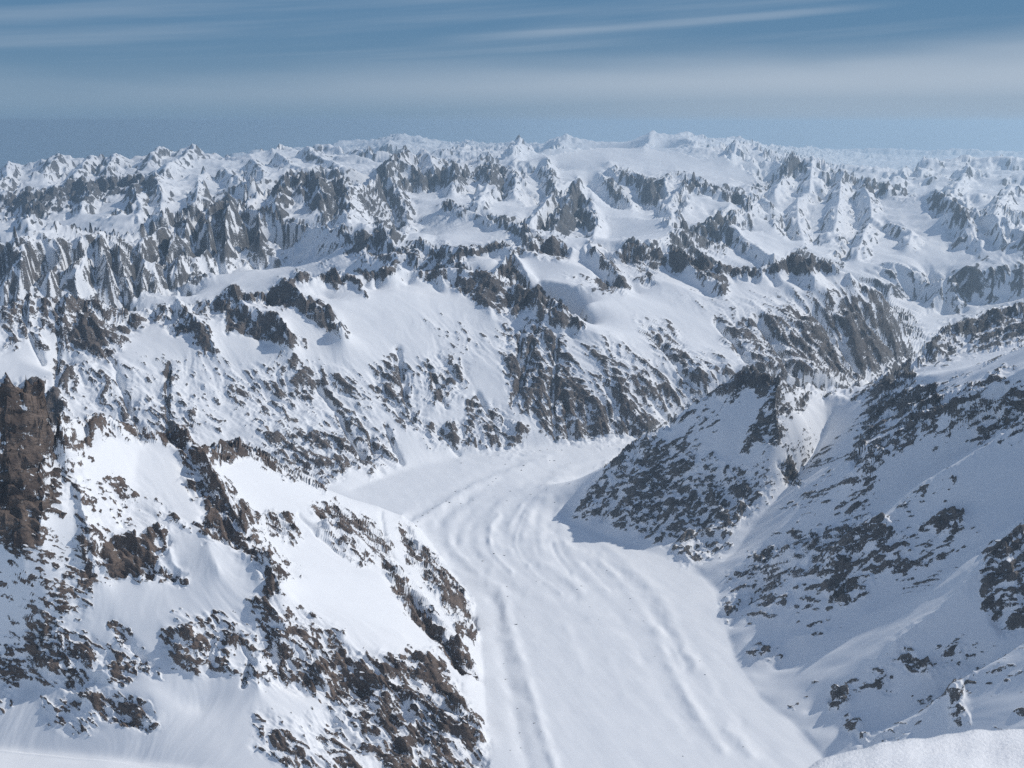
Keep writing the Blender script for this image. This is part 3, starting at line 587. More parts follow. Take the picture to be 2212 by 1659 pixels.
# ------------------------------------------------------------------ survey of rock, moraines and couloirs
# Bare rock, moraine crests and couloirs as sighted from the summit on the same plate, carried onto the
# ground where they lie: (value, soft edge or width, outline or line).
ROCKS = [
 (1.0,8,[(-60,850),(0,845),(20,838),(60,826),(95,828),(142,880),(140,900),(116,925),(110,990),(97,1020),(94,1060),(98,1090),(80,1150),(78,1185),(40,1194),(10,1165),(-60,1190)]),
 (.42,8,[(140,880),(170,903),(160,950),(150,1000),(152,1050),(138,1110),(118,1095),(112,1060),(126,1000),(122,940)]),
 (.36,10,[(160,960),(185,960),(190,1100),(210,1180),(190,1260),(150,1330),(120,1330),(160,1230),(168,1120)]),
 (.95,4,[(205,900),(240,918),(225,938),(208,965),(187,972),(197,940)]),
 (.62,8,[(170,900),(230,905),(280,903),(305,928),(340,935),(385,936),(380,950),(330,952),(270,950),(240,935),(180,915)]),
 (.80,8,[(370,935),(395,942),(440,1000),(480,1060),(530,1130),(570,1190),(605,1240),(606,1268),(585,1278),(565,1240),(520,1200),(495,1175),(450,1170),(430,1130),(440,1100),(415,1070),(400,1040),(385,990)]),
 (.95,5,[(425,1075),(455,1065),(470,1085),(445,1100)]),
 (.95,6,[(440,1105),(490,1090),(512,1130),(490,1160),(455,1165),(432,1140)]),
 (.95,6,[(570,1235),(608,1245),(604,1275),(570,1310),(575,1270)]),
 (.40,10,[(440,1000),(500,1060),(560,1130),(650,1240),(620,1235),(570,1180),(500,1090)]),
 (.85,7,[(500,1075),(560,1118),(590,1110),(640,1130),(652,1150),(642,1178),(590,1160),(540,1140)]),
 (1.0,5,[(440,985),(460,966),(500,950),(540,955),(590,985),(620,1010),(640,1035),(620,1032),(590,1012),(545,985),(500,998),(475,1008),(445,1002)]),
 (.90,6,[(190,1185),(230,1160),(290,1165),(330,1152),(362,1130),(370,1170),(350,1200),(340,1220),(405,1255),(390,1264),(340,1245),(300,1260),(280,1245),(235,1257),(205,1235),(178,1262),(180,1210)]),
 (.24,20,[(190,1040),(300,1055),(370,1100),(360,1160),(200,1175)]),
 (.55,8,[(330,1110),(360,1095),(420,1140),(405,1150)]),
 (.55,10,[(67,1333),(130,1345),(200,1390),(270,1410),(290,1460),(230,1480),(180,1490),(110,1480),(60,1440),(45,1390)]),
 (.68,8,[(150,1490),(220,1500),(320,1518),(335,1572),(280,1570),(200,1535),(150,1522)]),
 (.50,10,[(90,1520),(140,1525),(210,1570),(190,1585),(120,1572)]),
 (.26,14,[(120,1225),(200,1240),(190,1330),(100,1345)]),
 (.45,12,[(-40,1380),(34,1386),(34,1500),(0,1531),(-40,1540)]),
 (.70,8,[(350,1368),(450,1360),(540,1370),(480,1440),(515,1450),(420,1458),(370,1430)]),
 (.55,6,[(236,1345),(255,1350),(300,1395),(350,1465),(330,1462),(285,1410)]),
 (.42,12,[(380,1330),(530,1330),(530,1400),(400,1380)]),
 (.60,10,[(550,1290),(640,1310),(740,1370),(720,1420),(700,1480),(600,1480),(530,1470),(540,1400)]),
 (.72,10,[(690,1350),(800,1430),(880,1410),(930,1400),(960,1450),(1010,1520),(1040,1570),(1055,1610),(1050,1659),(980,1720),(880,1720),(830,1659),(780,1600),(740,1540),(690,1500),(620,1480)]),
 (.92,6,[(880,1440),(930,1410),(990,1490),(1030,1560),(1010,1570),(950,1520),(900,1480)]),
 (.92,6,[(800,1530),(850,1520),(870,1600),(900,1640),(930,1680),(850,1640),(810,1590)]),
 (.48,12,[(550,1540),(620,1560),(720,1530),(780,1600),(800,1690),(650,1680),(560,1620)]),
 (.85,6,[(866,1130),(912,1180),(960,1230),(1012,1285),(1036,1392),(1000,1375),(960,1320),(930,1270),(890,1210),(865,1160)]),
 (.88,6,[(820,1210),(850,1225),(900,1285),(960,1350),(1020,1440),(1032,1475),(980,1430),(900,1340),(850,1270)]),
 (.68,8,[(760,1108),(800,1125),(840,1170),(860,1230),(800,1200),(760,1150)]),
 (.60,8,[(672,1095),(725,1085),(790,1165),(830,1225),(770,1210),(700,1160)]),
 # wall beyond the glacier
 (.95,5,[(557,642),(600,610),(625,604),(642,630),(680,655),(700,662),(725,688),(745,726),(720,717),(690,702),(660,682),(640,665),(600,668),(565,655)]),
 (.95,4,[(485,632),(500,620),(520,632),(560,642),(560,655),(520,648),(515,660),(490,655)]),
 (1.0,4,[(632,596),(645,584),(660,590),(684,603),(665,613),(640,612)]),
 (.95,4,[(684,600),(720,580),(748,602),(792,632),(788,642),(755,622),(700,615)]),
 (.95,4,[(760,592),(840,585),(872,588),(845,610),(800,608)]),
 (.85,6,[(860,576),(910,590),(1000,583),(1030,582),(1060,600),(1100,616),(1160,628),(1210,650),(1245,690),(1253,712),(1200,708),(1150,675),(1100,684),(1060,682),(1030,660),(990,625),(960,614),(900,607)]),
 (1.0,4,[(1195,680),(1250,685),(1254,714),(1230,712),(1205,716)]),
 (.92,5,[(474,640),(500,672),(560,672),(600,692),(620,715),(620,742),(590,742),(550,722),(490,712),(474,690)]),
 (.80,5,[(622,725),(650,735),(660,755),(630,750)]),
 (.90,5,[(330,688),(400,696),(450,712),(470,772),(448,764),(420,732),(370,718)]),
 (.58,10,[(0,648),(120,645),(200,645),(300,668),(470,642),(490,690),(400,690),(330,690),(250,760),(230,790),(180,770),(150,770),(130,700),(60,730),(0,760)]),
 (.85,6,[(140,648),(200,652),(215,700),(247,772),(230,787),(190,772),(160,740),(150,700)]),
 (.80,5,[(50,655),(66,650),(75,710),(105,755),(95,760),(60,720)]),
 (.50,10,[(125,780),(220,770),(240,860),(220,900),(130,860)]),
 (.30,20,[(220,780),(480,780),(560,900),(480,960),(300,930),(220,880)]),
 (.60,8,[(240,850),(300,860),(325,930),(260,930)]),
 (.60,8,[(330,850),(420,850),(430,950),(340,945)]),
 (.44,16,[(470,800),(600,780),(760,800),(830,900),(760,960),(560,940),(480,900)]),
 (.78,8,[(560,905),(640,925),(720,925),(770,965),(805,1000),(830,1020),(810,1032),(760,1012),(720,1042),(690,1056),(640,1025),(600,990),(565,960)]),
 (.64,10,[(690,850),(740,870),(800,930),(850,930),(860,1000),(800,990),(740,920)]),
 (.66,10,[(800,800),(860,755),(885,800),(905,880),(930,940),(880,925),(830,880),(800,850)]),
 (.55,12,[(900,790),(960,760),(1010,790),(1000,850),(960,890),(920,870)]),
 (.78,10,[(1080,700),(1130,690),(1170,700),(1210,720),(1250,800),(1280,850),(1260,900),(1180,920),(1110,870),(1090,800)]),
 (.66,8,[(900,900),(960,920),(1010,900),(1080,930),(1150,980),(1080,985),(1000,965),(930,960)]),
 (.70,8,[(1000,860),(1060,870),(1140,930),(1100,960),(1020,910)]),
 (.82,8,[(1150,830),(1240,830),(1300,860),(1380,860),(1430,900),(1390,945),(1300,962),(1200,962),(1160,900)]),
 (.58,12,[(1250,740),(1330,740),(1430,790),(1480,860),(1400,880),(1300,850)]),
 (.28,20,[(920,690),(1060,720),(1250,720),(1400,740),(1300,790),(1100,780),(960,760)]),
 (.70,8,[(1370,690),(1440,700),(1480,740),(1530,810),(1500,830),(1440,780),(1400,740)]),
 (.62,12,[(1470,760),(1560,760),(1600,800),(1500,850),(1440,880)]),
 (.82,10,[(1560,690),(1640,668),(1700,655),(1800,660),(1860,640),(1920,680),(1978,765),(1900,800),(1850,825),(1750,800),(1690,810),(1620,790),(1560,740)]),
 (.35,16,[(1440,640),(1600,640),(1750,620),(1850,640),(1600,690)]),
 # second crest
 (.95,4,[(985,545),(1065,518),(1122,535),(1060,548),(1000,560)]),
 (.88,4,[(1115,540),(1143,524),(1173,509),(1210,513),(1232,568),(1200,562),(1150,552)]),
 (.88,4,[(1106,546),(1148,618),(1130,612),(1090,602),(1050,607),(1070,593)]),
 (.98,4,[(1285,608),(1340,598),(1360,632),(1330,634),(1290,624)]),
 (.60,6,[(1218,595),(1290,612),(1290,626),(1230,612)]),
 (.75,5,[(1268,524),(1300,533),(1348,602),(1330,602),(1290,572)]),
 (.85,5,[(1335,545),(1355,520),(1400,533),(1440,550),(1440,585),(1400,592),(1350,577)]),
 (.95,4,[(1360,597),(1410,595),(1422,614),(1370,612)]),
 (.95,5,[(1440,545),(1470,533),(1505,533),(1560,568),(1640,583),(1640,602),(1560,604),(1580,626),(1560,634),(1510,602),(1490,582),(1440,587)]),
 (.92,5,[(1640,580),(1670,563),(1703,553),(1725,543),(1775,560),(1805,560),(1820,590),(1790,590),(1760,580),(1755,600),(1768,614),(1735,597),(1700,582),(1670,592)]),
 (.80,5,[(1836,602),(1888,624),(1930,660),(1920,680),(1870,640)]),
 (.75,8,[(1920,670),(1960,670),(2000,715),(1985,735),(1940,710)]),
 # middle distance left
 (.36,10,[(-40,503),(67,502),(216,485),(340,498),(350,560),(330,650),(200,645),(100,635),(-40,640)]),
 (.42,10,[(337,500),(418,458),(470,430),(499,422),(560,452),(620,466),(645,495),(560,545),(480,560),(400,560),(345,640),(300,620)]),
 (.85,6,[(350,612),(400,592),(460,585),(465,600),(400,612),(360,628)]),
 (.75,5,[(550,520),(620,495),(640,500),(600,520),(560,535)]),
 (.75,8,[(700,492),(760,508),(826,503),(860,540),(914,533),(1001,543),(990,592),(900,592),(860,576),(800,575),(720,560),(690,585),(680,570),(760,545)]),
 (.6,8,[(560,418),(617,396),(674,384),(740,388),(770,440),(760,490),(720,500),(680,482),(620,470),(590,450)]),
 (.5,8,[(770,430),(840,395),(880,420),(882,500),(860,530),(800,490)]),
 (.88,5,[(840,393),(948,382),(1059,352),(1087,368),(1082,402),(1020,398),(950,412),(880,402)]),
 (.75,6,[(1040,385),(1087,370),(1118,383),(1095,422),(1060,422)]),
 (.70,6,[(840,365),(880,327),(872,370),(800,432),(765,442)]),
 (.60,6,[(914,325),(1060,345),(1060,360),(960,362)]),
 (.95,3,[(955,452),(968,445),(1003,460),(990,466),(960,462)]),
 (.90,4,[(1040,455),(1075,478),(1116,480),(1142,493),(1147,528),(1110,522),(1080,502)]),
 (.80,5,[(1248,392),(1277,430),(1297,495),(1260,502),(1200,522),(1150,512),(1215,472)]),
 (.95,3,[(1313,360),(1352,374),(1386,392),(1430,388),(1484,386),(1534,415),(1600,420),(1620,432),(1600,440),(1530,430),(1480,402),(1430,405),(1425,450),(1405,455),(1380,412),(1340,388)]),
 (.90,3,[(1292,382),(1312,400),(1345,425),(1368,452),(1350,450),(1310,420)]),
 (.75,4,[(1175,352),(1200,380),(1205,425),(1185,440),(1180,400)]),
 (.80,5,[(1714,340),(1727,368),(1702,388),(1680,402),(1660,424),(1636,418),(1680,380)]),
 (.75,4,[(1797,372),(1840,386),(1922,415),(1985,426),(1975,445),(1920,435),(1840,408),(1800,392)]),
 (.80,4,[(1630,440),(1614,418),(1640,395),(1650,420)]),
 (.60,6,[(2000,418),(2040,430),(2090,470),(2085,530),(2060,480),(2010,450)]),
 (.85,5,[(1440,512),(1484,490),(1588,468),(1572,500),(1605,532),(1560,548),(1500,532),(1460,542)]),
 (.85,8,[(-40,432),(100,410),(200,385),(300,378),(338,386),(332,425),(200,445),(90,478),(-40,478)]),
 (.45,10,[(2000,650),(2120,560),(2240,520),(2240,600),(2100,640)]),
 # spur and mountain on the right
 (.50,14,[(1232,1108),(1300,1012),(1370,955),(1440,940),(1500,965),(1560,1010),(1630,1020),(1680,1045),(1600,1130),(1540,1205),(1480,1225),(1440,1172),(1330,1135)]),
 (.62,12,[(1240,1105),(1330,1070),(1440,1080),(1560,1080),(1600,1130),(1540,1205),(1480,1225),(1440,1172),(1330,1135)]),
 (.80,7,[(1540,850),(1610,798),(1692,822),(1684,850),(1600,850),(1560,870)]),
 (.75,7,[(1692,828),(1684,900),(1692,950),(1640,962),(1600,980),(1645,900)]),
 (.85,6,[(1690,1000),(1705,985),(1728,1030),(1725,1055),(1705,1040)]),
 (.70,4,[(1690,885),(1715,872),(1738,855),(1765,845),(1740,868),(1700,895)]),
 (.55,6,[(1232,1100),(1300,1008),(1370,948),(1530,842),(1540,855),(1380,965),(1310,1020)]),
 (.95,8,[(1872,838),(1925,788),(1962,788),(1985,770),(1965,828),(1900,842)]),
 (.88,10,[(1975,762),(2045,692),(2140,664),(2240,650),(2240,742),(2100,762),(2000,792)]),
 (.72,10,[(1700,830),(1870,838),(1960,830),(1930,870),(1850,860),(1760,860)]),
 (.74,8,[(2150,812),(2190,798),(2100,872),(1990,930),(1930,972),(1860,1032),(1838,1032),(1880,982),(1980,900),(2080,852)]),
 (.66,8,[(1880,880),(2000,832),(2060,842),(1950,902),(1872,962),(1872,1000),(1840,1000)]),
 (.66,12,[(2060,890),(2240,820),(2240,940),(2120,960)]),
 (.52,10,[(1600,1240),(1640,1190),(1720,1150),(1880,1120),(1962,1160),(1970,1220),(1900,1250),(1850,1292),(1790,1300),(1760,1250),(1690,1222),(1640,1242)]),
 (.85,6,[(1620,1200),(1660,1175),(1675,1215),(1640,1235)]),
 (.80,6,[(1770,1225),(1830,1205),(1835,1240),(1800,1260)]),
 (.80,6,[(1795,1280),(1860,1250),(1850,1290),(1810,1305)]),
 (.60,8,[(1555,1310),(1590,1285),(1605,1300),(1580,1345)]),
 (.34,12,[(1570,1230),(1700,1230),(1720,1320),(1620,1340)]),
 (.60,7,[(1622,1405),(1690,1400),(1690,1428),(1625,1432)]),
 (.90,6,[(1992,1130),(2040,1108),(2090,1112),(2080,1135),(2020,1155)]),
 (.5,8,[(2120,1190),(2240,1130),(2240,1345),(2170,1362),(2130,1310)]),
 (.75,7,[(1944,1405),(1965,1395),(1985,1430),(2022,1440),(2000,1460),(1960,1440)]),
 (.52,8,[(2020,1400),(2080,1370),(2080,1440),(2040,1450)]),
 (.40,8,[(2070,1385),(2140,1390),(2130,1440),(2080,1430)]),
 (.45,10,[(1880,1440),(1930,1430),(1930,1490),(1880,1480)]),
 (.75,6,[(1790,1500),(1830,1492),(1835,1520),(1800,1532)]),
 (.60,8,[(1820,1560),(1850,1545),(1880,1590),(1960,1580),(1960,1600),(1860,1605)]),
 (.45,8,[(2035,1470),(2070,1470),(2090,1560),(2060,1565)]),
]
CUTS = [   # metres up or down, width, line
 (-45,6,[(859,752),(866,800),(878,870),(892,905)]), (-40,5,[(1127,705),(1122,760),(1127,820)]), (-40,6,[(1165,690),(1145,760),(1122,830),(1108,870)]),
 (-45,6,[(1203,725),(1196,800),(1194,880),(1200,945)]), (-35,5,[(1214,830),(1224,900),(1232,955)]),
 (-50,7,[(688,832),(715,867),(741,910),(766,957),(797,993)]), (-35,5,[(800,940),(808,990)]), (-35,5,[(833,918),(850,965),(868,1000)]),
 (-30,5,[(925,790),(950,850),(965,880)]), (-35,6,[(1030,850),(1060,900),(1080,945)]), (-35,6,[(950,930),(975,960),(990,980)]),
 (-45,6,[(1310,830),(1340,880),(1362,930)]), (-40,6,[(1403,850),(1432,890),(1450,915)]), (-75,7,[(1430,740),(1470,800),(1500,830)]),
 (-105,8,[(1552,695),(1600,755),(1640,800)]), (-120,9,[(1640,690),(1690,760),(1720,800)]), (-105,8,[(1760,660),(1815,730),(1850,790)]), (-90,7,[(1860,650),(1905,710),(1940,760)]),
 (-40,6,[(245,785),(268,850),(288,905),(303,930)]), (-35,5,[(366,790),(360,860),(364,935)]), (-45,6,[(50,665),(65,720),(92,780)]), (-30,6,[(125,660),(128,740),(122,840)]),
 (-30,7,[(826,1220),(880,1275),(914,1319),(958,1386),(1000,1450)]), (-15,5,[(823,1107),(833,1184),(880,1238)]), (-14,4,[(645,1110),(690,1160),(740,1200)]),
 (-18,5,[(515,1375),(540,1420),(525,1480)]), (25,8,[(900,1420),(950,1480),(1000,1550),(1040,1600)]),
 (30,6,[(636,592),(655,606),(676,610)]), (35,8,[(1245,395),(1262,440),(1280,495)]),
 # moraines and troughs of the glacier
 (11.968,9,[(897,1131),(935,1106),(981,1075),(1030,1048),(1075,1028),(1133,1006),(1180,995)]),
 (-5.984,10.5,[(890,1115),(960,1072),(1040,1035),(1120,1000)]),
 (7.48,12,[(905,1150),(930,1190),(965,1225),(1010,1247),(1050,1260),(1078,1277),(1090,1300),(1098,1345),(1112,1395),(1132,1445),(1148,1500),(1166,1560),(1186,1620),(1206,1680)]),
 (-7.48,16.5,[(985,1232),(1030,1262),(1060,1280),(1072,1320),(1076,1380),(1090,1440),(1108,1500),(1118,1570),(1140,1660)]),
 (5.984,12,[(1180,1050),(1120,1062),(1075,1090),(1060,1125),(1062,1155),(1085,1188),(1150,1198),(1184,1228),(1215,1250),(1254,1272)]),
 (-5.236,13.5,[(1080,1140),(1100,1180),(1160,1215),(1200,1250),(1240,1290)]),
 (5.984,12,[(1230,1060),(1160,1090),(1132,1118),(1150,1152),(1200,1172),(1251,1186),(1318,1236),(1370,1290),(1420,1372),(1450,1440),(1490,1520),(1560,1620)]),
 (-4.488,15,[(1170,1100),(1165,1125),(1200,1150),(1290,1190),(1350,1250),(1420,1340),(1480,1440)]),
 (4.488,10.5,[(1000,1160),(990,1190),(1010,1215),(1060,1235)]), (3.74,13.5,[(1110,1120),(1100,1150),(1140,1175),(1190,1195),(1240,1230)]),
 (4.488,12,[(1260,1150),(1310,1180),(1380,1240),(1440,1310),(1480,1400)]),
 (5.236,9,[(1420,1360),(1455,1400),(1470,1440)]), (6.732,10.5,[(1475,1410),(1490,1425),(1500,1440)]), (5.984,13.5,[(1570,1580),(1600,1600),(1620,1630)]),
 (5.236,13.5,[(1000,1000),(1100,985),(1200,978)]), (5.984,9,[(1200,1020),(1250,1000),(1320,990)]), (5.236,9,[(1180,1040),(1240,1030),(1300,1010)]),
]
RIBS = [   # sharp ribs of the near mountains: metres, width, line
 (34,16,[(385,940),(420,990),(450,1040),(480,1090),(520,1140),(560,1195),(590,1240),(604,1268)]),
 (22,12,[(190,915),(178,960),(168,1040),(180,1110),(195,1165)]), (24,12,[(60,830),(50,900),(58,1000),(45,1090),(60,1180)]), (22,12,[(20,838),(15,940),(20,1050),(10,1150)]),
 (18,10,[(100,850),(95,930),(85,1010),(88,1080)]), (16,10,[(0,900),(-10,1000),(0,1100)]), (16,10,[(140,885),(135,960),(128,1040)]), (20,10,[(222,905),(205,955)]), (18,10,[(285,912),(300,960)]),
 (26,14,[(500,1165),(530,1210),(560,1250)]), (18,12,[(230,1165),(225,1250)]), (18,12,[(290,1165),(310,1250)]), (18,12,[(345,1150),(390,1250)]),
 (14,12,[(560,1320),(700,1390),(800,1470),(870,1560)]), (16,14,[(820,1410),(900,1440),(980,1530),(1040,1590)]), (14,10,[(760,1110),(840,1200),(930,1310),(1020,1460)]),
 (14,10,[(870,1120),(930,1220),(1000,1330)]), (12,10,[(100,1370),(160,1430),(240,1470)]), (12,10,[(360,1370),(420,1400),(500,1440)]), (14,10,[(150,1500),(240,1525),(330,1565)]),
 (30,16,[(1689,826),(1672,880),(1676,930),(1650,985)]), (26,14,[(2150,830),(2080,870),(1990,915),(1930,960),(1880,1000),(1840,1032)]), (22,14,[(2160,960),(2060,1020),(1960,1090),(1880,1150),(1800,1205)]),
 (20,12,[(1880,1120),(1760,1180),(1650,1220)]), (20,12,[(2212,1150),(2120,1240),(2030,1320),(1930,1400)]), (16,12,[(2100,1470),(1980,1550),(1850,1620)]), (16,10,[(2030,1115),(2080,1130)]),
 (18,10,[(2020,850),(1950,900),(1880,960)]), (20,14,[(2160,1190),(2212,1330)]), (14,10,[(1950,1400),(2010,1450)]), (12,10,[(1630,1410),(1700,1390),(1780,1360)]), (12,10,[(1570,1330),(1640,1290),(1720,1270)]),
]
RIGHT = [(1205,1118),(1300,1005),(1530,840),(1612,795),(1690,820),(1870,832),(1925,786),(2045,688),(2212,645),(3400,300),(3400,2400),(1900,2400),(1840,1740),(1640,1510),(1545,1275),(1330,1165)]

RW, RH, RX, RY = 1400, 960, -300.0, -60.0     # sheet at half the plate's scale
def sheet(): return np.zeros((RH, RW), F32)
def to_sheet(p): return (np.asarray(p, float) - (RX, RY)) / 2.0

def seg_dist(p, closed, x, y):
    d = np.full(x.shape, 1e9)
    n = len(p)
    for k in range(n if closed else n-1):
        a, b = p[k], p[(k+1) % n]
        e = b - a; L2 = max((e**2).sum(), 1e-9)
        t = np.clip(((x-a[0])*e[0] + (y-a[1])*e[1])/L2, 0, 1)
        d = np.minimum(d, (x-a[0]-t*e[0])**2 + (y-a[1]-t*e[1])**2)
    return np.sqrt(d)

def window(p, m):
    x0, y0 = np.floor(p.min(0) - m).astype(int); x1, y1 = np.ceil(p.max(0) + m).astype(int)
    x0, y0 = max(x0, 0), max(y0, 0); x1, y1 = min(x1, RW-1), min(y1, RH-1)
    y, x = np.mgrid[y0:y1+1, x0:x1+1]
    return (slice(y0, y1+1), slice(x0, x1+1)), x.astype(float), y.astype(float)

def fill(sh, val, soft, pts):
    p = to_sheet(pts); s = soft/2.0
    w, x, y = window(p, 2*s+2)
    if x.size == 0: return
    ins = np.zeros(x.shape, bool)
    for k in range(len(p)):
        a, b = p[k-1], p[k]
        c = (a[1] > y) != (b[1] > y)
        with np.errstate(divide='ignore', invalid='ignore'):
            ins ^= c & (x < (b[0]-a[0])*(y-a[1])/(b[1]-a[1]) + a[0])
    d = seg_dist(p, True, x, y)*np.where(ins, 1, -1)
    sh[w] = np.maximum(sh[w], val*sstep(-s, s, d))

def draw(sh, val, width, pts):
    p = to_sheet(pts); s = width/2.0
    w, x, y = window(p, 3*s+2)
    if x.size == 0: return
    d = seg_dist(p, False, x, y)/s
    sh[w] += val*np.exp(-d*d)

def ridge_line(sh, val, width, pts):
    """sharp-crested rib"""
    p = to_sheet(pts); s = width/2.0
    w, x, y = window(p, 5*s+2)
    if x.size == 0: return
    sh[w] = np.maximum(sh[w], val*np.exp(-seg_dist(p, False, x, y)/s))

s_rock, s_cut, s_right = sheet(), sheet(), sheet()
s_rib, s_near = sheet(), sheet()                # far ribs in plate units, near ribs in metres
for ln in LINES:
    if tuple(ln[0][:2]) in SPURS: ridge_line(s_rib, 6.0 if ln[0][2] > 19 and ln[0][0] > 1860 else 11.0, 9 if ln[0][2] < 12 else 14, [q[:2] for q in ln])
for p in [[(617,398),(600,440),(590,470)],[(650,392),(655,440)],[(674,386),(690,440),(700,480)],[(740,387),(745,440),(750,480)],
          [(826,506),(840,545),(860,575)],[(745,505),(730,545)],[(914,533),(900,575)],[(964,541),(970,580)],[(785,515),(790,560)]]:
    ridge_line(s_rib, 20.0, 34, p)
for v, w_, p in RIBS: ridge_line(s_near, v, w_, p)
# flow bands of the glacier, between its outer and inner lines
_o = np.array([(1215,1700),(1166,1560),(1132,1445),(1098,1345),(1078,1277),(1010,1247),(930,1190),(897,1140),(935,1106),(981,1075),(1075,1028),(1180,995),(1330,972)], float)
_i = np.array([(1760,1680),(1640,1560),(1540,1420),(1480,1330),(1400,1262),(1310,1205),(1225,1160),(1190,1125),(1205,1092),(1240,1060),(1290,1012)], float)
def along(p, n=60):
    L_ = np.r_[0, np.cumsum(np.hypot(*np.diff(p, axis=0).T))]
    t = np.linspace(0, L_[-1], n)
    return np.stack([np.interp(t, L_, p[:, 0]), np.interp(t, L_, p[:, 1])], 1)
_o, _i = along(_o), along(_i)
_k = np.ones(7)/7
def smooth_line(p):
    q = np.pad(p, ((3, 3), (0, 0)), mode='edge')
    return np.stack([np.convolve(q[:, 0], _k, 'valid'), np.convolve(q[:, 1], _k, 'valid')], 1)
rng = np.random.RandomState(5)
for f_ in np.linspace(0.06, 0.97, 19):
    f_ += rng.uniform(-.02, .02)
    cu = smooth_line(_o*(1-f_) + _i*f_)
    cu += np.stack([np.sin(np.arange(60)*rng.uniform(.1, .3)+rng.uniform(6)), 0*cu[:, 0]], 1)*3
    a0, a1 = rng.randint(0, 22), rng.randint(38, 60)
    v_ = rng.uniform(2.0, 5.5)*rng.choice([1, 1, -1]); w_ = rng.uniform(5, 11)
    for q in range(a0, a1-5, 5):                 # in short lengths of unequal height
        draw(s_cut, v_*rng.uniform(.35, 1.0)*(1.8 if cu[q, 1] < 1290 else 0.5), w_*(1 if cu[q, 1] < 1290 else 1.8), cu[q:q+6])
for v, s, p in ROCKS: fill(s_rock, v, s*1.9, p)
for v, s, p in CUTS: draw(s_cut, v, s, p)
fill(s_right, 1.0, 20, RIGHT)
SJ = (PU - RX)/2; SI = (PV - RY)/2
_wj = 6*vnoise(SJ/18, SI/18, 301) + 4*vnoise(SJ/7, SI/7, 303); _wi = 6*vnoise(SJ/18, SI/18, 302) + 4*vnoise(SJ/7, SI/7, 304)

inside = ((SJ >= 0) & (SJ <= RW-1) & (SI >= 0) & (SI <= RH-1)).astype(F32)
DENS = bil(s_rock, SI+_wi, SJ+_wj)*inside
_sd = sheet(); fill(_sd, 1.0, 30, RIGHT); _sd = bil(_sd, SI, SJ)*(RD < 5200)
DENS = np.maximum(np.minimum(DENS*(1+.18*_sd), 1), _sd*(0.02 + 0.30*np.clip(fbm(PX/330, PY/330, 310, 3)*1.8, 0, 1)))
SIDE = bil(s_right, SI, SJ)
SIDE = np.where(PU > 1700, np.maximum(SIDE, (PV > 900)*(RD < 5600)), SIDE).astype(F32)
_im = 1.0
CUT = bil(s_cut, SI+.15*_wi, SJ+.15*_wj)*inside
s_wide = s_rock
for _ in range(6): s_wide = blur(s_wide, 2)
WIDE = bil(s_wide, SI, SJ)*inside
del s_wide

# the glacier bed: everything below its edge lines
GLAC = [(1100,1800),(1080,1720),(1064,1640),(1052,1560),(1045,1480),(1040,1400),(1022,1310),(995,1255),(945,1195),(905,1146),(865,1108),(760,1072),(760,1060),(830,1030),(900,1008),(1000,985),(1100,972),(1200,962),(1300,953),(1375,938),(1300,1010),(1235,1100),(1212,1116),(1240,1130),(1330,1165),(1440,1205),(1500,1225),(1545,1275),(1562,1340),(1592,1430),(1645,1510),(1720,1570),(1790,1650),(1840,1740)]
s_gl = sheet(); fill(s_gl, 1.0, 12, GLAC)
ICE = bil(s_gl, SI, SJ)*inside*(H0 < 2830)

far = sstep(7500, 12000, RD)
# what is not surveyed rock: farther ranges show bare rock where they are steep
warpx = vnoise(PX/420, PY/420, 91)*75 + vnoise(PX/130, PY/130, 93)*30; warpy = vnoise(PX/420, PY/420, 92)*75 + vnoise(PX/130, PY/130, 94)*30

RIB = bil(s_rib, SI+.2*_wi, SJ+.2*_wj)*inside*sstep(5600, 6200, RD)*(1-.7*sstep(23000, 28000, RD))
NEARRIB = bil(s_near, SI+.3*_wi, SJ+.3*_wj)*inside*sstep(6500, 5900, RD)
H = H0 + (RIB*RD/2372.0 + NEARRIB)*np.clip(.85 + .4*vnoise(PX/(PIX*22), PY/(PIX*22), 6), .4, 1.3) + CUT*np.clip(0.75 + 0.5*vnoise(PX/90, PY/90, 5), 0.3, 1.3)
# broad relief of the far land; the great snow dome stays smooth
s_nv = sheet(); fill(s_nv, 1.0, 26, [(1130,350),(1184,330),(1318,300),(1440,300),(1520,345),(1600,355),(1640,395),(1600,402),(1530,385),(1450,375),(1400,388),(1330,362),(1285,400),(1330,470),(1440,505),(1300,525),(1285,480),(1255,395),(1200,362)])
NEVE = bil(s_nv, SI, SJ)*inside*(RD > 11000)
big = sstep(10500, 18000, RD)*(1-0.9*NEVE)
r1 = ridged((PX+warpx*6)/4300, (PY+warpy*6)/4300, 11, 3); r2 = ridged((PX+warpx*2)/1700, (PY+warpy*2)/1700, 12, 3)
H += big*sstep(1900, 3000, H0)*(150*(r1-.25) + 210*(r2-.3))*(0.32 + 0.68*sstep(20000, 29000, RD))

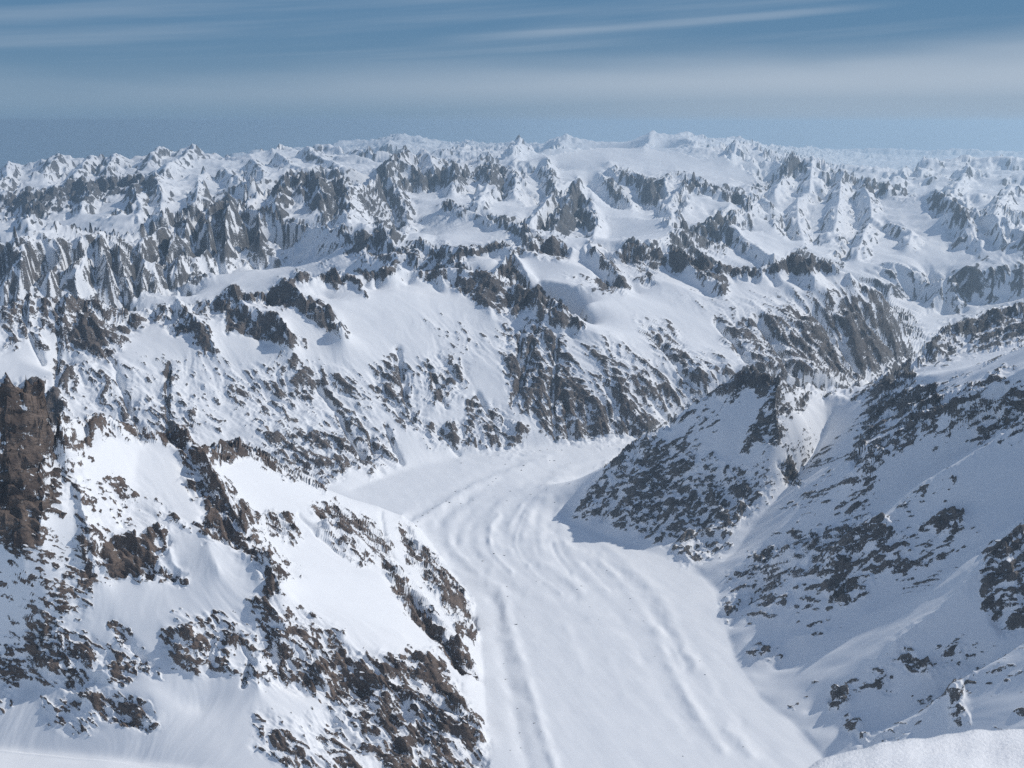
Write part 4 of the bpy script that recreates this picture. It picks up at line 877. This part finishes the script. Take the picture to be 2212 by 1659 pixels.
# fall-line gullies and ribs, coarse to fine
steep = sstep(0.18, 0.75, SLOPE)
amp = np.clip(0.10 + 1.25*WIDE + 0.25*DENS, 0, 1.25)*(1-ICE)*(0.35 + 0.65*steep)
amp = np.maximum(amp, far*(1 - .6*sstep(2, 8, RIB))*(0.06 + 0.94*steep)*1.0*(1-.85*NEVE))
sm_side = SIDE*(1-ICE)*sstep(6500, 5600, RD)
g = np.maximum(np.hypot(GX, GY), 1e-4)
_t = 0.65*vnoise(PX/620, PY/620, 95) + 0.35*vnoise(PX/210, PY/210, 96)
nx, ny = (GX*np.cos(_t) - GY*np.sin(_t))/g, (GX*np.sin(_t) + GY*np.cos(_t))/g
ax_, ay_, CONV = np.zeros_like(H), np.zeros_like(H), np.zeros_like(H)
for k, lam in enumerate((900, 470, 240, 125, 64, 33, 17)):
    vis = sstep(2.0, 4.0, lam/PIX)
    if lam > 300: vis = vis*(0.25 + 0.75*far)
    dx = -(ny + ay_*1.1); dy = nx + ax_*1.1
    q = np.maximum(np.hypot(dx, dy), 1e-3)
    dx, dy = dx/q*1.05, dy/q*1.05
    va, vd = gullies((PX+warpx)/lam, (PY+warpy)/lam, dx, dy, 31+k)
    A = lam*(0.085 + 0.02*far + (0.03*sstep(12000, 16000, RD) if lam > 400 else 0))*amp*vis
    H += A*va
    CONV += va*vis*(0.5 if lam > 300 else 0.8 if lam > 50 else 0.5)
    ax_ += vd*dx*0.55*amp; ay_ += vd*dy*0.55*amp
# jagged crests and rock relief: ledges along the beds, which dip to the right on the left-hand
# mountains and to the left on the right-hand one
dip = np.where(SIDE > 0.5, R(30.0), R(-30.0)).astype(F32)
al = PX*np.cos(dip) + H*np.sin(dip)
ac = -PX*np.sin(dip) + H*np.cos(dip)
def strata(lx, lc, s):
    return vnoise(al/lx + PY/(lx*2.3), ac/lc + PY/(lc*3.1), s)
res = lambda lam: sstep(1.6, 3.6, lam/PIX)
S1 = strata(84, 27, 201); S2 = strata(40, 13, 202)*res(26); S3 = strata(21, 7, 203)*res(14); S4 = strata(11, 4, 207)*res(8)
rock_amp = np.clip(WIDE*1.5, 0, 1)*(1-ICE)*(1-sstep(6000, 11000, RD)*.7)
H += rock_amp*(6*S1 + 4.6*S2 + 3.0*S3 + 1.8*S4)
for k, lam in enumerate((170, 84, 42, 21)):
    H += lam*0.13*(ridged(PX/lam + S1*.3, PY/lam, 51+k, 1)-.4)*np.clip(DENS*1.3-.15, 0, 1)*res(lam)
# snow surface: wind-rolled, very gentle
H += (1-np.clip(DENS*2, 0, 1))*(3.0*fbm(PX/170, PY/170, 71, 3) + 5*fbm(PX/420, PY/420, 72, 2)*(1-.6*ICE))
H += sm_side*24*fbm((PX*.8-PY*.6)/420, (PX*.6+PY*.8)/240, 75, 3)
# flow lines of the ice
H += ICE*1.1*fbm((PX*0.96+PY*0.28)/55, (PY*0.96-PX*0.28)/420, 73, 3)


def normals_of(X, Y, Z):
    P = np.stack([X, Y, Z], -1)
    du = np.zeros_like(P); dv = np.zeros_like(P)
    du[1:-1] = P[2:] - P[:-2]; du[0] = P[1]-P[0]; du[-1] = P[-1]-P[-2]
    dv[:, 1:-1] = P[:, 2:] - P[:, :-2]; dv[:, 0] = P[:, 1]-P[:, 0]; dv[:, -1] = P[:, -1]-P[:, -2]
    n = np.cross(dv, du)
    n /= np.maximum(np.linalg.norm(n, axis=-1, keepdims=True), 1e-9)
    return n.astype(F32)

NV = normals_of(PX, PY, H)
incl = np.degrees(np.arccos(np.clip(NV[..., 2], -1, 1)))      # steepness in degrees
nb = sstep(3600, 6000, RD)
n1 = 0.75*S1 + 0.95*S2 + 0.90*S3 + 0.6*S4 + 0.35*vnoise(PX/38, PY/38, 208)*res(38)
n0 = vnoise(PX/260, PY/260, 204) + .7*strata(330, 110, 209)
T = (DENS - 0.57)*1.3 + 0.4*sstep(.78, .97, DENS) + n1*1.15*(1-.25*nb) + n0*.42 + CONV*0.36*(0.4 + 1.3*nb) + np.clip((incl - 44)/30.0*0.6, -.8, 0.2 + .3*sstep(4400, 5200, RD)*(SIDE < .5))
T -= 0.9*sstep(26, 48, -CUT)*(RD > 4600)*(RD < 9500)
T = np.where(DENS < 0.06, np.minimum(T, -0.6 + (incl-52)/18), T)
# farther ranges
Tf = np.clip((incl - 40)/17.0, -2, 0.35) + CONV*0.8 + 0.5*vnoise(PX/700, PY/700, 205) + 0.7*vnoise(PX/200, (PY+H*1.5)/200, 206) + 0.7*vnoise(PX/75, (PY+H*1.5)/75, 210)*res(75) + (DENS-.42)*1.5 + 0.28*sstep(17000, 24000, RD) + 0.32*sstep(12500, 14500, RD)*(PU < 900)
T = T*(1-far) + Tf*far
T = T - ICE*3 - NEVE*1.5 + 2.5*sstep(30000, 36000, RD)*sstep(2300, 1700, H0)
ROCK = np.clip(T, -2, 2).astype(F32)
# rock stands proud of the snow, with its beds
up = sstep(-0.1, 0.35, ROCK)*(1-sstep(5000, 9000, RD))
H = H + up*(3.0 + 1.5*n1)*np.clip(PIX/3.2, .8, 2.0)

# rock faces are broken in depth too: steep rock is pushed in and out along the slope
cl = np.clip(WIDE*1.6, 0, 1)*(1-ICE)*sstep(0.7, 1.5, SLOPE + 0*H)*(1-sstep(7000, 11000, RD))
q1 = vnoise(al/60, H/34 + PY/130, 221)*11 + vnoise(al/26, H/17 + PY/60, 222)*6*res(18) + vnoise(al/12, H/8 + PY/30, 223)*3*res(9)
q1 += 9*vnoise(PX/34, PY/70 + H/160, 224)
PX = (PX - cl*q1*nx).astype(F32); PY = (PY - cl*q1*ny).astype(F32)

# ------------------------------------------------------------------ materials
def new_mat(name):
    m = bpy.data.materials.new(name); m.use_nodes = True
    nt = m.node_tree; nt.nodes.clear()
    return m, nt.nodes, nt.links

def math_node(N, L, op, a, b=None, clamp=False):
    n = N.new("ShaderNodeMath"); n.operation = op; n.use_clamp = clamp
    for k, v in enumerate((a, b)):
        if v is None: continue
        if isinstance(v, (int, float)): n.inputs[k].default_value = v
        else: L.new(v, n.inputs[k])
    return n.outputs[0]

def noise_node(N, L, co, scale, detail=3.0, rough=0.55):
    n = N.new("ShaderNodeTexNoise"); n.inputs["Scale"].default_value = scale
    n.inputs["Detail"].default_value = detail; n.inputs["Roughness"].default_value = rough
    L.new(co, n.inputs["Vector"])
    return n.outputs["Fac"]

def mix_rgb(N, L, f, a, b):
    n = N.new("ShaderNodeMix"); n.data_type = 'RGBA'
    for sock, v in ((n.inputs[0], f), (n.inputs[6], a), (n.inputs[7], b)):
        if isinstance(v, (int, float)): sock.default_value = v
        elif isinstance(v, tuple): sock.default_value = v + (1.0,)
        else: L.new(v, sock)
    return n.outputs[2]

def ramp(N, L, f, a, b):
    n = N.new("ShaderNodeMapRange"); n.inputs[1].default_value = a; n.inputs[2].default_value = b
    n.interpolation_type = 'SMOOTHSTEP'
    L.new(f, n.inputs[0])
    return n.outputs[0]

SNOW = (0.86, 0.875, 0.89)
def strata_co(N, L, co, dip, sx, sy, sz):
    mp = N.new("ShaderNodeMapping"); mp.vector_type = 'POINT'
    mp.inputs["Rotation"].default_value = (0, dip, 0)
    sc = N.new("ShaderNodeVectorMath"); sc.operation = 'MULTIPLY'; sc.inputs[1].default_value = (sx, sy, sz)
    L.new(co, mp.inputs["Vector"]); L.new(mp.outputs[0], sc.inputs[0])
    return sc.outputs[0]

def terrain_material(name, dip):
    m, N, L = new_mat(name)
    out = N.new("ShaderNodeOutputMaterial"); bs = N.new("ShaderNodeBsdfPrincipled")
    L.new(bs.outputs[0], out.inputs[0])
    tc = N.new("ShaderNodeTexCoord"); co = tc.outputs["Object"]
    at = N.new("ShaderNodeAttribute"); at.attribute_name = "rock"
    br = N.new("ShaderNodeAttribute"); br.attribute_name = "brown"
    n_f = noise_node(N, L, co, 1/13.0, 5.0, 0.65)
    n_m = noise_node(N, L, co, 1/60.0, 3.0, 0.55)
    n_b = noise_node(N, L, co, 1/260.0, 2.0)
    n_s = noise_node(N, L, strata_co(N, L, co, dip, 1/26.0, 1/26.0, 1/6.0), 1.0, 5.0, 0.62)
    t = math_node(N, L, 'ADD', at.outputs["Fac"], math_node(N, L, 'MULTIPLY', math_node(N, L, 'SUBTRACT', n_s, 0.5), 1.7))
    t = math_node(N, L, 'ADD', t, math_node(N, L, 'MULTIPLY', math_node(N, L, 'SUBTRACT', n_f, 0.5), 0.9))
    t = math_node(N, L, 'ADD', t, math_node(N, L, 'MULTIPLY', math_node(N, L, 'SUBTRACT', n_m, 0.5), 0.7))
    # fresh snow caught in the rock: fine flecks
    n_d = noise_node(N, L, co, 1/7.0, 4.0, 0.72)
    rock = math_node(N, L, 'MULTIPLY', ramp(N, L, t, -0.06, 0.09), ramp(N, L, math_node(N, L, 'ADD', n_d, math_node(N, L, 'MULTIPLY', t, 0.16)), 0.44, 0.53))
    grey = mix_rgb(N, L, ramp(N, L, n_m, 0.3, 0.7), (0.088, 0.089, 0.092), (0.175, 0.168, 0.16))
    brown = mix_rgb(N, L, ramp(N, L, n_m, 0.3, 0.7), (0.082, 0.062, 0.053), (0.19, 0.145, 0.118))
    col = mix_rgb(N, L, br.outputs["Fac"], grey, brown)
    col = mix_rgb(N, L, math_node(N, L, 'MULTIPLY', ramp(N, L, n_s, 0.52, 0.30), 0.75), col, (0.035, 0.033, 0.034))
    col = mix_rgb(N, L, rock, SNOW, col)
    L.new(col, bs.inputs["Base Color"])
    rg = N.new("ShaderNodeMapRange"); rg.inputs[3].default_value = 0.62; rg.inputs[4].default_value = 0.9
    L.new(rock, rg.inputs[0]); L.new(rg.outputs[0], bs.inputs["Roughness"])
    bs.inputs["Specular IOR Level"].default_value = 0.25
    bump = N.new("ShaderNodeBump"); bump.inputs["Distance"].default_value = 9.0
    hgt = math_node(N, L, 'MULTIPLY', math_node(N, L, 'ADD', n_s, math_node(N, L, 'MULTIPLY', n_f, 0.6)), rock)
    L.new(hgt, bump.inputs["Height"]); bump.inputs["Strength"].default_value = 0.75
    L.new(bump.outputs[0], bs.inputs["Normal"])
    return m
M_LAND = terrain_material("snow_and_rock", R(-30))
M_RIGHT = terrain_material("snow_and_rock_right", R(30))

# ------------------------------------------------------------------ mesh
def add_mesh(name, co, quads, attrs, normals, mat):
    me = bpy.data.meshes.new(name)
    nq = len(quads)
    me.vertices.add(len(co)); me.vertices.foreach_set("co", np.ascontiguousarray(co, F32).ravel())
    me.loops.add(nq*4); me.loops.foreach_set("vertex_index", np.ascontiguousarray(quads, np.int32).ravel())
    me.polygons.add(nq); me.polygons.foreach_set("loop_start", np.arange(0, nq*4, 4, dtype=np.int32))
    for k, a in attrs.items():
        at = me.attributes.new(k, 'FLOAT', 'POINT'); at.data.foreach_set("value", np.ascontiguousarray(a, F32).ravel())
    me.update(calc_edges=True)
    me.polygons.foreach_set("use_smooth", np.ones(nq, bool))
    if normals is not None:
        me.normals_split_custom_set_from_vertices(normals)
    me.materials.append(mat)
    ob = bpy.data.objects.new(name, me)
    SC.collection.objects.link(ob)
    return ob

NV = normals_of(PX, PY, H)
BROWN = np.clip(1.1 - sstep(3000, 7000, RD)*0.65 - sstep(7000, 11000, RD)*.5 - SIDE*0.75, 0, 1)  # near rock is browner; far rock is also greyed to stand for shade and haze
idx = np.arange(NROW*NCOL, dtype=np.int32).reshape(NROW, NCOL)
Q = np.stack([idx[:-1, :-1], idx[:-1, 1:], idx[1:, 1:], idx[1:, :-1]], -1)

# which mountain a piece of ground belongs to: parted along the ice edge and the valley floors
def floor_line(pts):
    p = np.array(pts, float)
    az, _ = bearing(p[:, 0], 0*p[:, 0] + 829.5)
    return np.interp(COLS, az, p[:, 1]*1000.0)
AZU = 1106 + FOCAL*np.tan(COLS)/1.0
b_near = floor_line([(-300,3.65),(150,3.8),(300,3.95),(450,4.15),(600,4.4),(700,4.5),(860,4.3),(905,4.4),(1100,3.5),(1150,3.0),(1200,1.7)])
b_right = floor_line([(1100,1.7),(1150,4.5),(1225,4.9),(1300,5.2),(1450,5.6),(1600,6.2),(1750,6.2),(1868,5.6),(2300,5.6),(3400,5.6)])
b_ridge = floor_line([(1700,5.6),(1860,6.6),(1960,7.6),(2060,8.4),(2200,8.8),(3400,9.0)])
b_wall = floor_line([(-300,7.6),(0,7.7),(200,7.8),(400,8.1),(560,8.2),(850,8.15),(950,7.95),(1106,8.0),(1150,7.8),(1260,7.3),(1300,7.05),(1420,7.0),(1600,7.3)])
b_second = floor_line([(650,8.2),(750,10.2),(900,10.3),(1050,10.0),(1200,10.4),(1350,10.5),(1500,10.5),(1650,10.7),(1800,11.0),(1940,11.4),(2100,12.0),(2250,10.8),(3400,10.5)])
b_ribbed = floor_line([(-300,12.5),(0,12.5),(200,12.6),(400,13),(500,13.4),(640,12.2),(760,10.8),(900,10.3)])
b_mid = floor_line([(-300,23.8),(200,24),(480,23),(800,23.5),(1100,24),(1500,24.2),(1640,22.5),(1800,21),(1900,20),(2050,18.2),(2212,16.8),(3400,16)])
u_, r_ = np.broadcast_to(AZU, RD.shape), RD
REG = np.full(RD.shape, 8)                                   # the far ranges
REG[r_ < b_mid] = np.where(u_ < 800, 5, np.where(u_ < 1640, 6, 7))[r_ < b_mid]
REG[(r_ < b_ribbed) & (u_ < 900)] = 4
REG[(r_ < b_second)] = np.where(u_ < 820, 4, 3)[r_ < b_second]
REG[r_ < b_wall] = 2
REG[(r_ < b_second) & (u_ >= 1420)] = 3
REG[(r_ < b_wall) & (u_ < 1420)] = 2
REG[(u_ > 1860) & (r_ < b_ridge)] = 9
REG[(r_ < b_right) & (u_ > 1100)] = 1
REG[(r_ < b_near) & (u_ < 1200)] = 0
REG[ICE > 0.5] = 10
lake = (np.abs(H0 - 2262) < 5) & (RD > 10500) & (RD < 13500) & (u_ > 1930) & (u_ < 2110)
REG[lake] = 11
REG = REG[:-1, :-1]
NAMES = [
 ("mountain", "mountain", "near brown rocky mountain face with snow bowls and slabs falling to the glacier's left bank"),
 ("mountain", "mountain", "shaded snowy mountainside with spur and dark rock bands on the glacier's right bank"),
 ("mountain_ridge", "mountain ridge", "long ridge with snow shelves and rocky gullied wall above the glacier's far bank"),
 ("mountain_ridge", "mountain ridge", "jagged dark second ridge with small snow bowls and steep slabs above the valley mouth"),
 ("mountain_ridge", "mountain ridge", "ribbed dark ridge with a tall blue shaded face behind the long gullied wall"),
 ("mountain_range", "mountain range", "snowy plateau range with a dark cliff band, at the skyline's low end"),
 ("mountain_range", "mountain range", "central massif of crossing rock crests below a broad smooth snow dome"),
 ("mountain_range", "mountain range", "bright snowy range with one sharp dark pyramid peak above the frozen lake"),
 ("far_mountains", "mountains", "pale hazy rows of far peaks along the whole horizon"),
 ("mountain_ridge", "mountain ridge", "low shaded knobbly ridge between the shaded mountainside and the frozen lake"),
 ("glacier", "glacier", "wide smooth white glacier bending through the valley with curved moraine ridges"),
 ("frozen_lake", "lake", "small flat snow covered lake in the far valley"),
]
CO = np.stack([PX, PY, H], -1).reshape(-1, 3); NF = NV.reshape(-1, 3)
LAND = {}
for k, (nm, cat, label) in enumerate(NAMES):
    q = Q[REG == k]
    if len(q) == 0: continue
    used = np.unique(q)
    mp = np.zeros(NROW*NCOL, np.int32); mp[used] = np.arange(len(used), dtype=np.int32)
    ob = add_mesh(nm, CO[used], mp[q], {"rock": ROCK.ravel()[used], "brown": BROWN.ravel()[used]}, NF[used], M_RIGHT if k in (1, 9) else M_LAND)
    ob["kind"] = "structure"; ob["category"] = cat; ob["label"] = label
    LAND[k] = ob
print("mesh", round(time.time()-T0, 1))

# ------------------------------------------------------------------ single rocks
import bmesh
def rock_material(name, dark, light):
    m, N, L = new_mat(name)
    out = N.new("ShaderNodeOutputMaterial"); bs = N.new("ShaderNodeBsdfPrincipled"); L.new(bs.outputs[0], out.inputs[0])
    ge = N.new("ShaderNodeNewGeometry"); sp = N.new("ShaderNodeSeparateXYZ"); L.new(ge.outputs["Normal"], sp.inputs[0])
    pos = ge.outputs["Position"]
    n1_ = noise_node(N, L, pos, 1/5.0, 4.0, 0.65); n2_ = noise_node(N, L, pos, 1/30.0, 2.0)
    col = mix_rgb(N, L, ramp(N, L, n2_, 0.3, 0.7), dark, light)
    col = mix_rgb(N, L, math_node(N, L, 'MULTIPLY', ramp(N, L, n1_, 0.5, 0.28), 0.7), col, (0.035, 0.033, 0.034))
    cap = ramp(N, L, math_node(N, L, 'ADD', sp.outputs[2], math_node(N, L, 'MULTIPLY', math_node(N, L, 'SUBTRACT', n1_, 0.5), 1.1)), 0.70, 0.78)
    L.new(mix_rgb(N, L, cap, col, SNOW), bs.inputs["Base Color"])
    bs.inputs["Roughness"].default_value = 0.88; bs.inputs["Specular IOR Level"].default_value = 0.2
    bp = N.new("ShaderNodeBump"); bp.inputs["Distance"].default_value = 2.5; bp.inputs["Strength"].default_value = 0.7
    L.new(n1_, bp.inputs["Height"]); L.new(bp.outputs[0], bs.inputs["Normal"])
    return m
M_BROWN = rock_material("brown_rock", (0.082, 0.062, 0.053), (0.19, 0.145, 0.118))
M_GREY = rock_material("grey_rock", (0.088, 0.089, 0.092), (0.175, 0.168, 0.16))
M_BOULDER = rock_material("boulder_rock", (0.07, 0.066, 0.064), (0.13, 0.12, 0.11))

def rock_mesh(name, seed, sx, sy, sz, mat, n=20):
    """angular block: hull of random points, unit length"""
    rg = np.random.RandomState(seed)
    p = rg.normal(size=(n, 3)); p /= np.linalg.norm(p, axis=1, keepdims=True)
    p = np.sign(p)*np.abs(p)**0.65*(0.8 + 0.3*rg.rand(n, 1))
    p *= (0.5*sx, 0.5*sy, 0.5*sz)
    p[:, 0] += p[:, 2]*rg.uniform(-.5, .5)
    bm = bmesh.new()
    for q in p: bm.verts.new(q)
    r = bmesh.ops.convex_hull(bm, input=bm.verts)
    bmesh.ops.delete(bm, geom=[v for v in bm.verts if not v.link_faces], context='VERTS')
    bmesh.ops.recalc_face_normals(bm, faces=bm.faces)
    me = bpy.data.meshes.new(name); bm.to_mesh(me); bm.free(); me.materials.append(mat)
    return me

OUT_B = [rock_mesh("rock_outcrop", 10+k, 1.0, .55, .34, M_BROWN) for k in range(12)]
OUT_G = [rock_mesh("rock_outcrop", 40+k, 1.0, .55, .34, M_GREY) for k in range(12)]
BLD = [rock_mesh("boulder", 70+k, 1.0, .75, .62, M_BOULDER, 16) for k in range(6)]

FU, FV = plate(PX, PY, H)                                   # where the finished ground is sighted
te_ = (H - CAM_Z)/RD
SEEN = te_ >= np.maximum.accumulate(te_, 0) - 1e-4
rg = np.random.RandomState(3)
def outcrops(parent, k, meshes, count, dip, rmax):
    ok = SEEN & (RD < rmax) & (ROCK > 0.02) & (ROCK < 1.1) & (DENS > .12) & (DENS < .88) & (FU > -30) & (FU < 2240) & (FV < 1680)
    ok[:-1, :-1] &= REG == k
    ok[-1] = False; ok[:, -1] = False
    cand = np.argwhere(ok); rg.shuffle(cand)
    got = []
    for i, j in cand[:40000]:
        L_ = 9.0*math.exp(abs(rg.normal())*0.55)
        L_ = min(L_, 34.0)*(RD[i, j]/2900.0)**.6
        u, v = FU[i, j], FV[i, j]
        rad = L_*2372/RD[i, j]
        if any((u-a)**2 + (v-b)**2*2.2 < (0.75*(rad+c))**2 for a, b, c in got): continue
        got.append((u, v, rad))
        ob = bpy.data.objects.new("rock_outcrop", meshes[rg.randint(len(meshes))])
        ob.parent = parent
        ob.location = (PX[i, j], PY[i, j], H[i, j] - 0.06*L_)
        ob.rotation_euler = (rg.normal()*.15, dip + rg.normal()*.22, rg.normal()*.35 + (math.pi if rg.rand() < .5 else 0)*0)
        ob.scale = (L_, L_*rg.uniform(.8, 1.3), L_*rg.uniform(.75, 1.35))
        SC.collection.objects.link(ob)
        if len(got) >= count: break
    return len(got)
print("outcrops", outcrops(LAND[0], 0, OUT_B, 295, R(28), 4300), outcrops(LAND[1], 1, OUT_G, 260, R(-28), 5200))

BOULDERS = {
 ("small dark boulders on the far glacier arm", "boulders on the far glacier arm"):
  [(1188,996),(1197,995),(1091,1002),(1131,1005),(1126,1015),(1232,1001),(1315,964),(1183,971),(1214,973),(1167,973),(996,1001),(1231,1045)],
 ("small dark boulders strung along the curved moraine crest", "boulders along the curved moraine"):
  [(1072,1033),(1065,1040),(1055,1047),(1006,1055),(1010,1047),(983,1062),(995,1087),(1022,1081),(971,1086),(964,1082),(934,1099),(924,1108),(914,1113),(902,1126)],
 ("small boulders among the glacier bend's snow waves", "boulders inside the glacier bend"):
  [(1102,1061),(1097,1081),(1148,1069),(1180,1059),(1199,1086),(1042,1211),(1067,1196),(1089,1201),(1160,1255)],
 ("small dark boulders on the open glacier below the bend", "boulders on the open glacier below the bend"):
  [(1256,1267),(1247,1274),(1311,1232),(1392,1340),(1362,1294),(1362,1317),(1273,1312),(1295,1339),(1416,1418)],
 ("small dark boulders in the trough by the near mountain", "boulders in the trough by the near mountain"):
  [(1094,1267),(1096,1289),(1133,1332),(1089,1434),(1092,1467),(1118,1531),(1123,1583),(1124,1615),(1103,1621),(1155,1561),(1173,1613),(1168,1580)],
 ("long flat dark boulder on the snow right of the trough's bend", None): [(1114,1349)],
 ("dark boulder half buried in a hollow near the shaded bank, above the other", None): [(1511,1427)],
 ("flat dark boulder lying alone just below the hollow near the shaded bank", None): [(1523,1458)],
 ("dark boulder beside a deep snow hollow close to the snow crest", None): [(1605,1614)],
 ("smallest lone boulder on the glacier, left of the deep hollow by the snow crest", None): [(1475,1634)],
}
gi, gj = np.nonzero(SEEN & (ICE > .5))
gu, gv = FU[gi, gj], FV[gi, gj]
ORD = "first second third fourth fifth sixth seventh eighth ninth tenth eleventh twelfth thirteenth fourteenth".split()
for (label, grp), pts in BOULDERS.items():
    down = grp and "trough" in grp
    for n_, (u, v) in enumerate(sorted(pts, key=lambda q: q[1] if down else q[0])):
        k = np.argmin((gu-u)**2 + (gv-v)**2)
        i, j = gi[k], gj[k]
        ob = bpy.data.objects.new("boulder", BLD[rg.randint(len(BLD))])
        s = float(RD[i, j])/2372*rg.uniform(2.8, 5.2)
        sx = 2.2 if label.startswith("long") else 1.0
        ob.scale = (s*sx, s, s*rg.uniform(.7, 1.0)); ob.rotation_euler = (0, 0, rg.uniform(-.6, .6))
        ob.location = (PX[i, j], PY[i, j], H[i, j] + s*.12)
        ob["label"] = (ORD[n_] + (" from the top" if down else " from the left") + " of the " + label) if grp else label; ob["category"] = "boulder"
        if grp: ob["group"] = grp
        SC.collection.objects.link(ob)

# ------------------------------------------------------------------ the summit the picture is taken from
def summit():
    az = np.radians(np.linspace(-38, 52, 400))
    pu = [-600, 1500, 1640, 1700, 1740, 1770, 1800, 1850, 1950, 2030, 2100, 2160, 2212, 2300, 2500, 3300]
    pv = [1990, 1960, 1740, 1664, 1634, 1614, 1600, 1588, 1570, 1559, 1552, 1548, 1544, 1538, 1520, 1480]
    a_, t_ = bearing(pu, pv)
    te = -np.interp(az, a_, -t_)
    te = te + 0.0012*np.sin(az*90) + 0.0007*np.sin(az*230+1)
    zed = -1.95 + 0.10*np.sin(az*7+.4)               # height of the snow edge below the eye
    re = zed/te
    rows = []
    for s in np.linspace(0.12, 1.0, 46):             # the platform, rising a little towards the feet
        r = re*s
        z = zed + 0.10*(re - r) - 0.05*np.exp(-((re-r)/0.25)**2)
        n = 0.02*np.sin(r*11 + np.sin(az)*r*3 + 2*vnoise(np.sin(az)*r*1.5, np.cos(az)*r*1.5, 405))*np.clip(vnoise(np.sin(az)*r*.9, np.cos(az)*r*.9, 406)+.4, 0, 1) + 0.012*vnoise(np.sin(az)*r*2.3, np.cos(az)*r*2.3, 401) + 0.005*vnoise(np.sin(az)*r*9, np.cos(az)*r*9, 402)
        rows.append((r, z + n*(s < .97)))
    z1 = zed - 0.05
    for k, r in enumerate(np.geomspace(1.012, 1.35, 8)):
        rr = re*r
        rows.append((rr, z1 - (rr-re)*1.5 - 1.2*(rr-re)**2))
    rl, zl = rows[-1]
    zb = np.array([bil(BASE, np.zeros(1), np.array([(a-AZ0)/DA]))[0] for a in np.clip(az, AZ0, AZ1)]) - CAM_Z
    for s in np.linspace(0, 1, 24)[1:]:
        r = np.exp(np.log(rl)*(1-s) + np.log(1605.0)*s)
        zz = (zl/rl)*(1-s) + (zb/1605.0)*s - 0.12*np.sin(s*np.pi)
        rows.append((r, zz*r))
    X = np.stack([r*np.sin(az) for r, z in rows]); Y = np.stack([r*np.cos(az) for r, z in rows]); Z = np.stack([z for r, z in rows]) + CAM_Z
    n0, n1 = X.shape
    ix = np.arange(n0*n1, dtype=np.int32).reshape(n0, n1)
    q = np.stack([ix[:-1, :-1], ix[:-1, 1:], ix[1:, 1:], ix[1:, :-1]], -1).reshape(-1, 4)
    co = np.stack([X, Y, Z], -1).reshape(-1, 3)
    m, N, L = new_mat("summit_snow")
    out = N.new("ShaderNodeOutputMaterial"); bs = N.new("ShaderNodeBsdfPrincipled"); L.new(bs.outputs[0], out.inputs[0])
    co_ = N.new("ShaderNodeTexCoord").outputs["Object"]
    n1_ = noise_node(N, L, co_, 60.0, 4.0, 0.7)
    L.new(mix_rgb(N, L, ramp(N, L, n1_, 0.3, 0.7), (0.83, 0.845, 0.87), (0.9, 0.91, 0.92)), bs.inputs["Base Color"])
    bs.inputs["Roughness"].default_value = 0.55; bs.inputs["Specular IOR Level"].default_value = 0.3
    bp = N.new("ShaderNodeBump"); bp.inputs["Distance"].default_value = 0.02; bp.inputs["Strength"].default_value = 0.5
    L.new(n1_, bp.inputs["Height"]); L.new(bp.outputs[0], bs.inputs["Normal"])
    ob = add_mesh("snow_crest", co, q, {}, None, m)
    ob["kind"] = "structure"; ob["category"] = "snow crest"; ob["label"] = "bright rounded snow crest of the summit in the lower corner"
    return ob, az, re, zed
CREST = summit()

# ------------------------------------------------------------------ air
def haze():
    x0, x1, y0, y1, z0, z1 = -110000.0, 110000.0, -3000.0, 106000.0, 900.0, 4420.0
    me = bpy.data.meshes.new("haze")
    v = [(x, y, z) for z in (z0, z1) for y in (y0, y1) for x in (x0, x1)]
    f = [(0, 2, 3, 1), (4, 5, 7, 6), (0, 1, 5, 4), (2, 6, 7, 3), (0, 4, 6, 2), (1, 3, 7, 5)]
    me.from_pydata(v, [], f); me.update()
    m, N, L = new_mat("air")
    out = N.new("ShaderNodeOutputMaterial"); vol = N.new("ShaderNodeVolumePrincipled")
    vol.inputs["Color"].default_value = (0.445, 0.605, 0.738, 1)
    vol.inputs["Density"].default_value = 2.1e-5
    vol.inputs["Anisotropy"].default_value = 0.45
    L.new(vol.outputs[0], out.inputs["Volume"])
    me.materials.append(m)
    ob = bpy.data.objects.new("haze", me); SC.collection.objects.link(ob)
    ob["kind"] = "stuff"; ob["label"] = "thin blue haze that pales the farther mountain ranges"; ob["category"] = "haze"
haze()
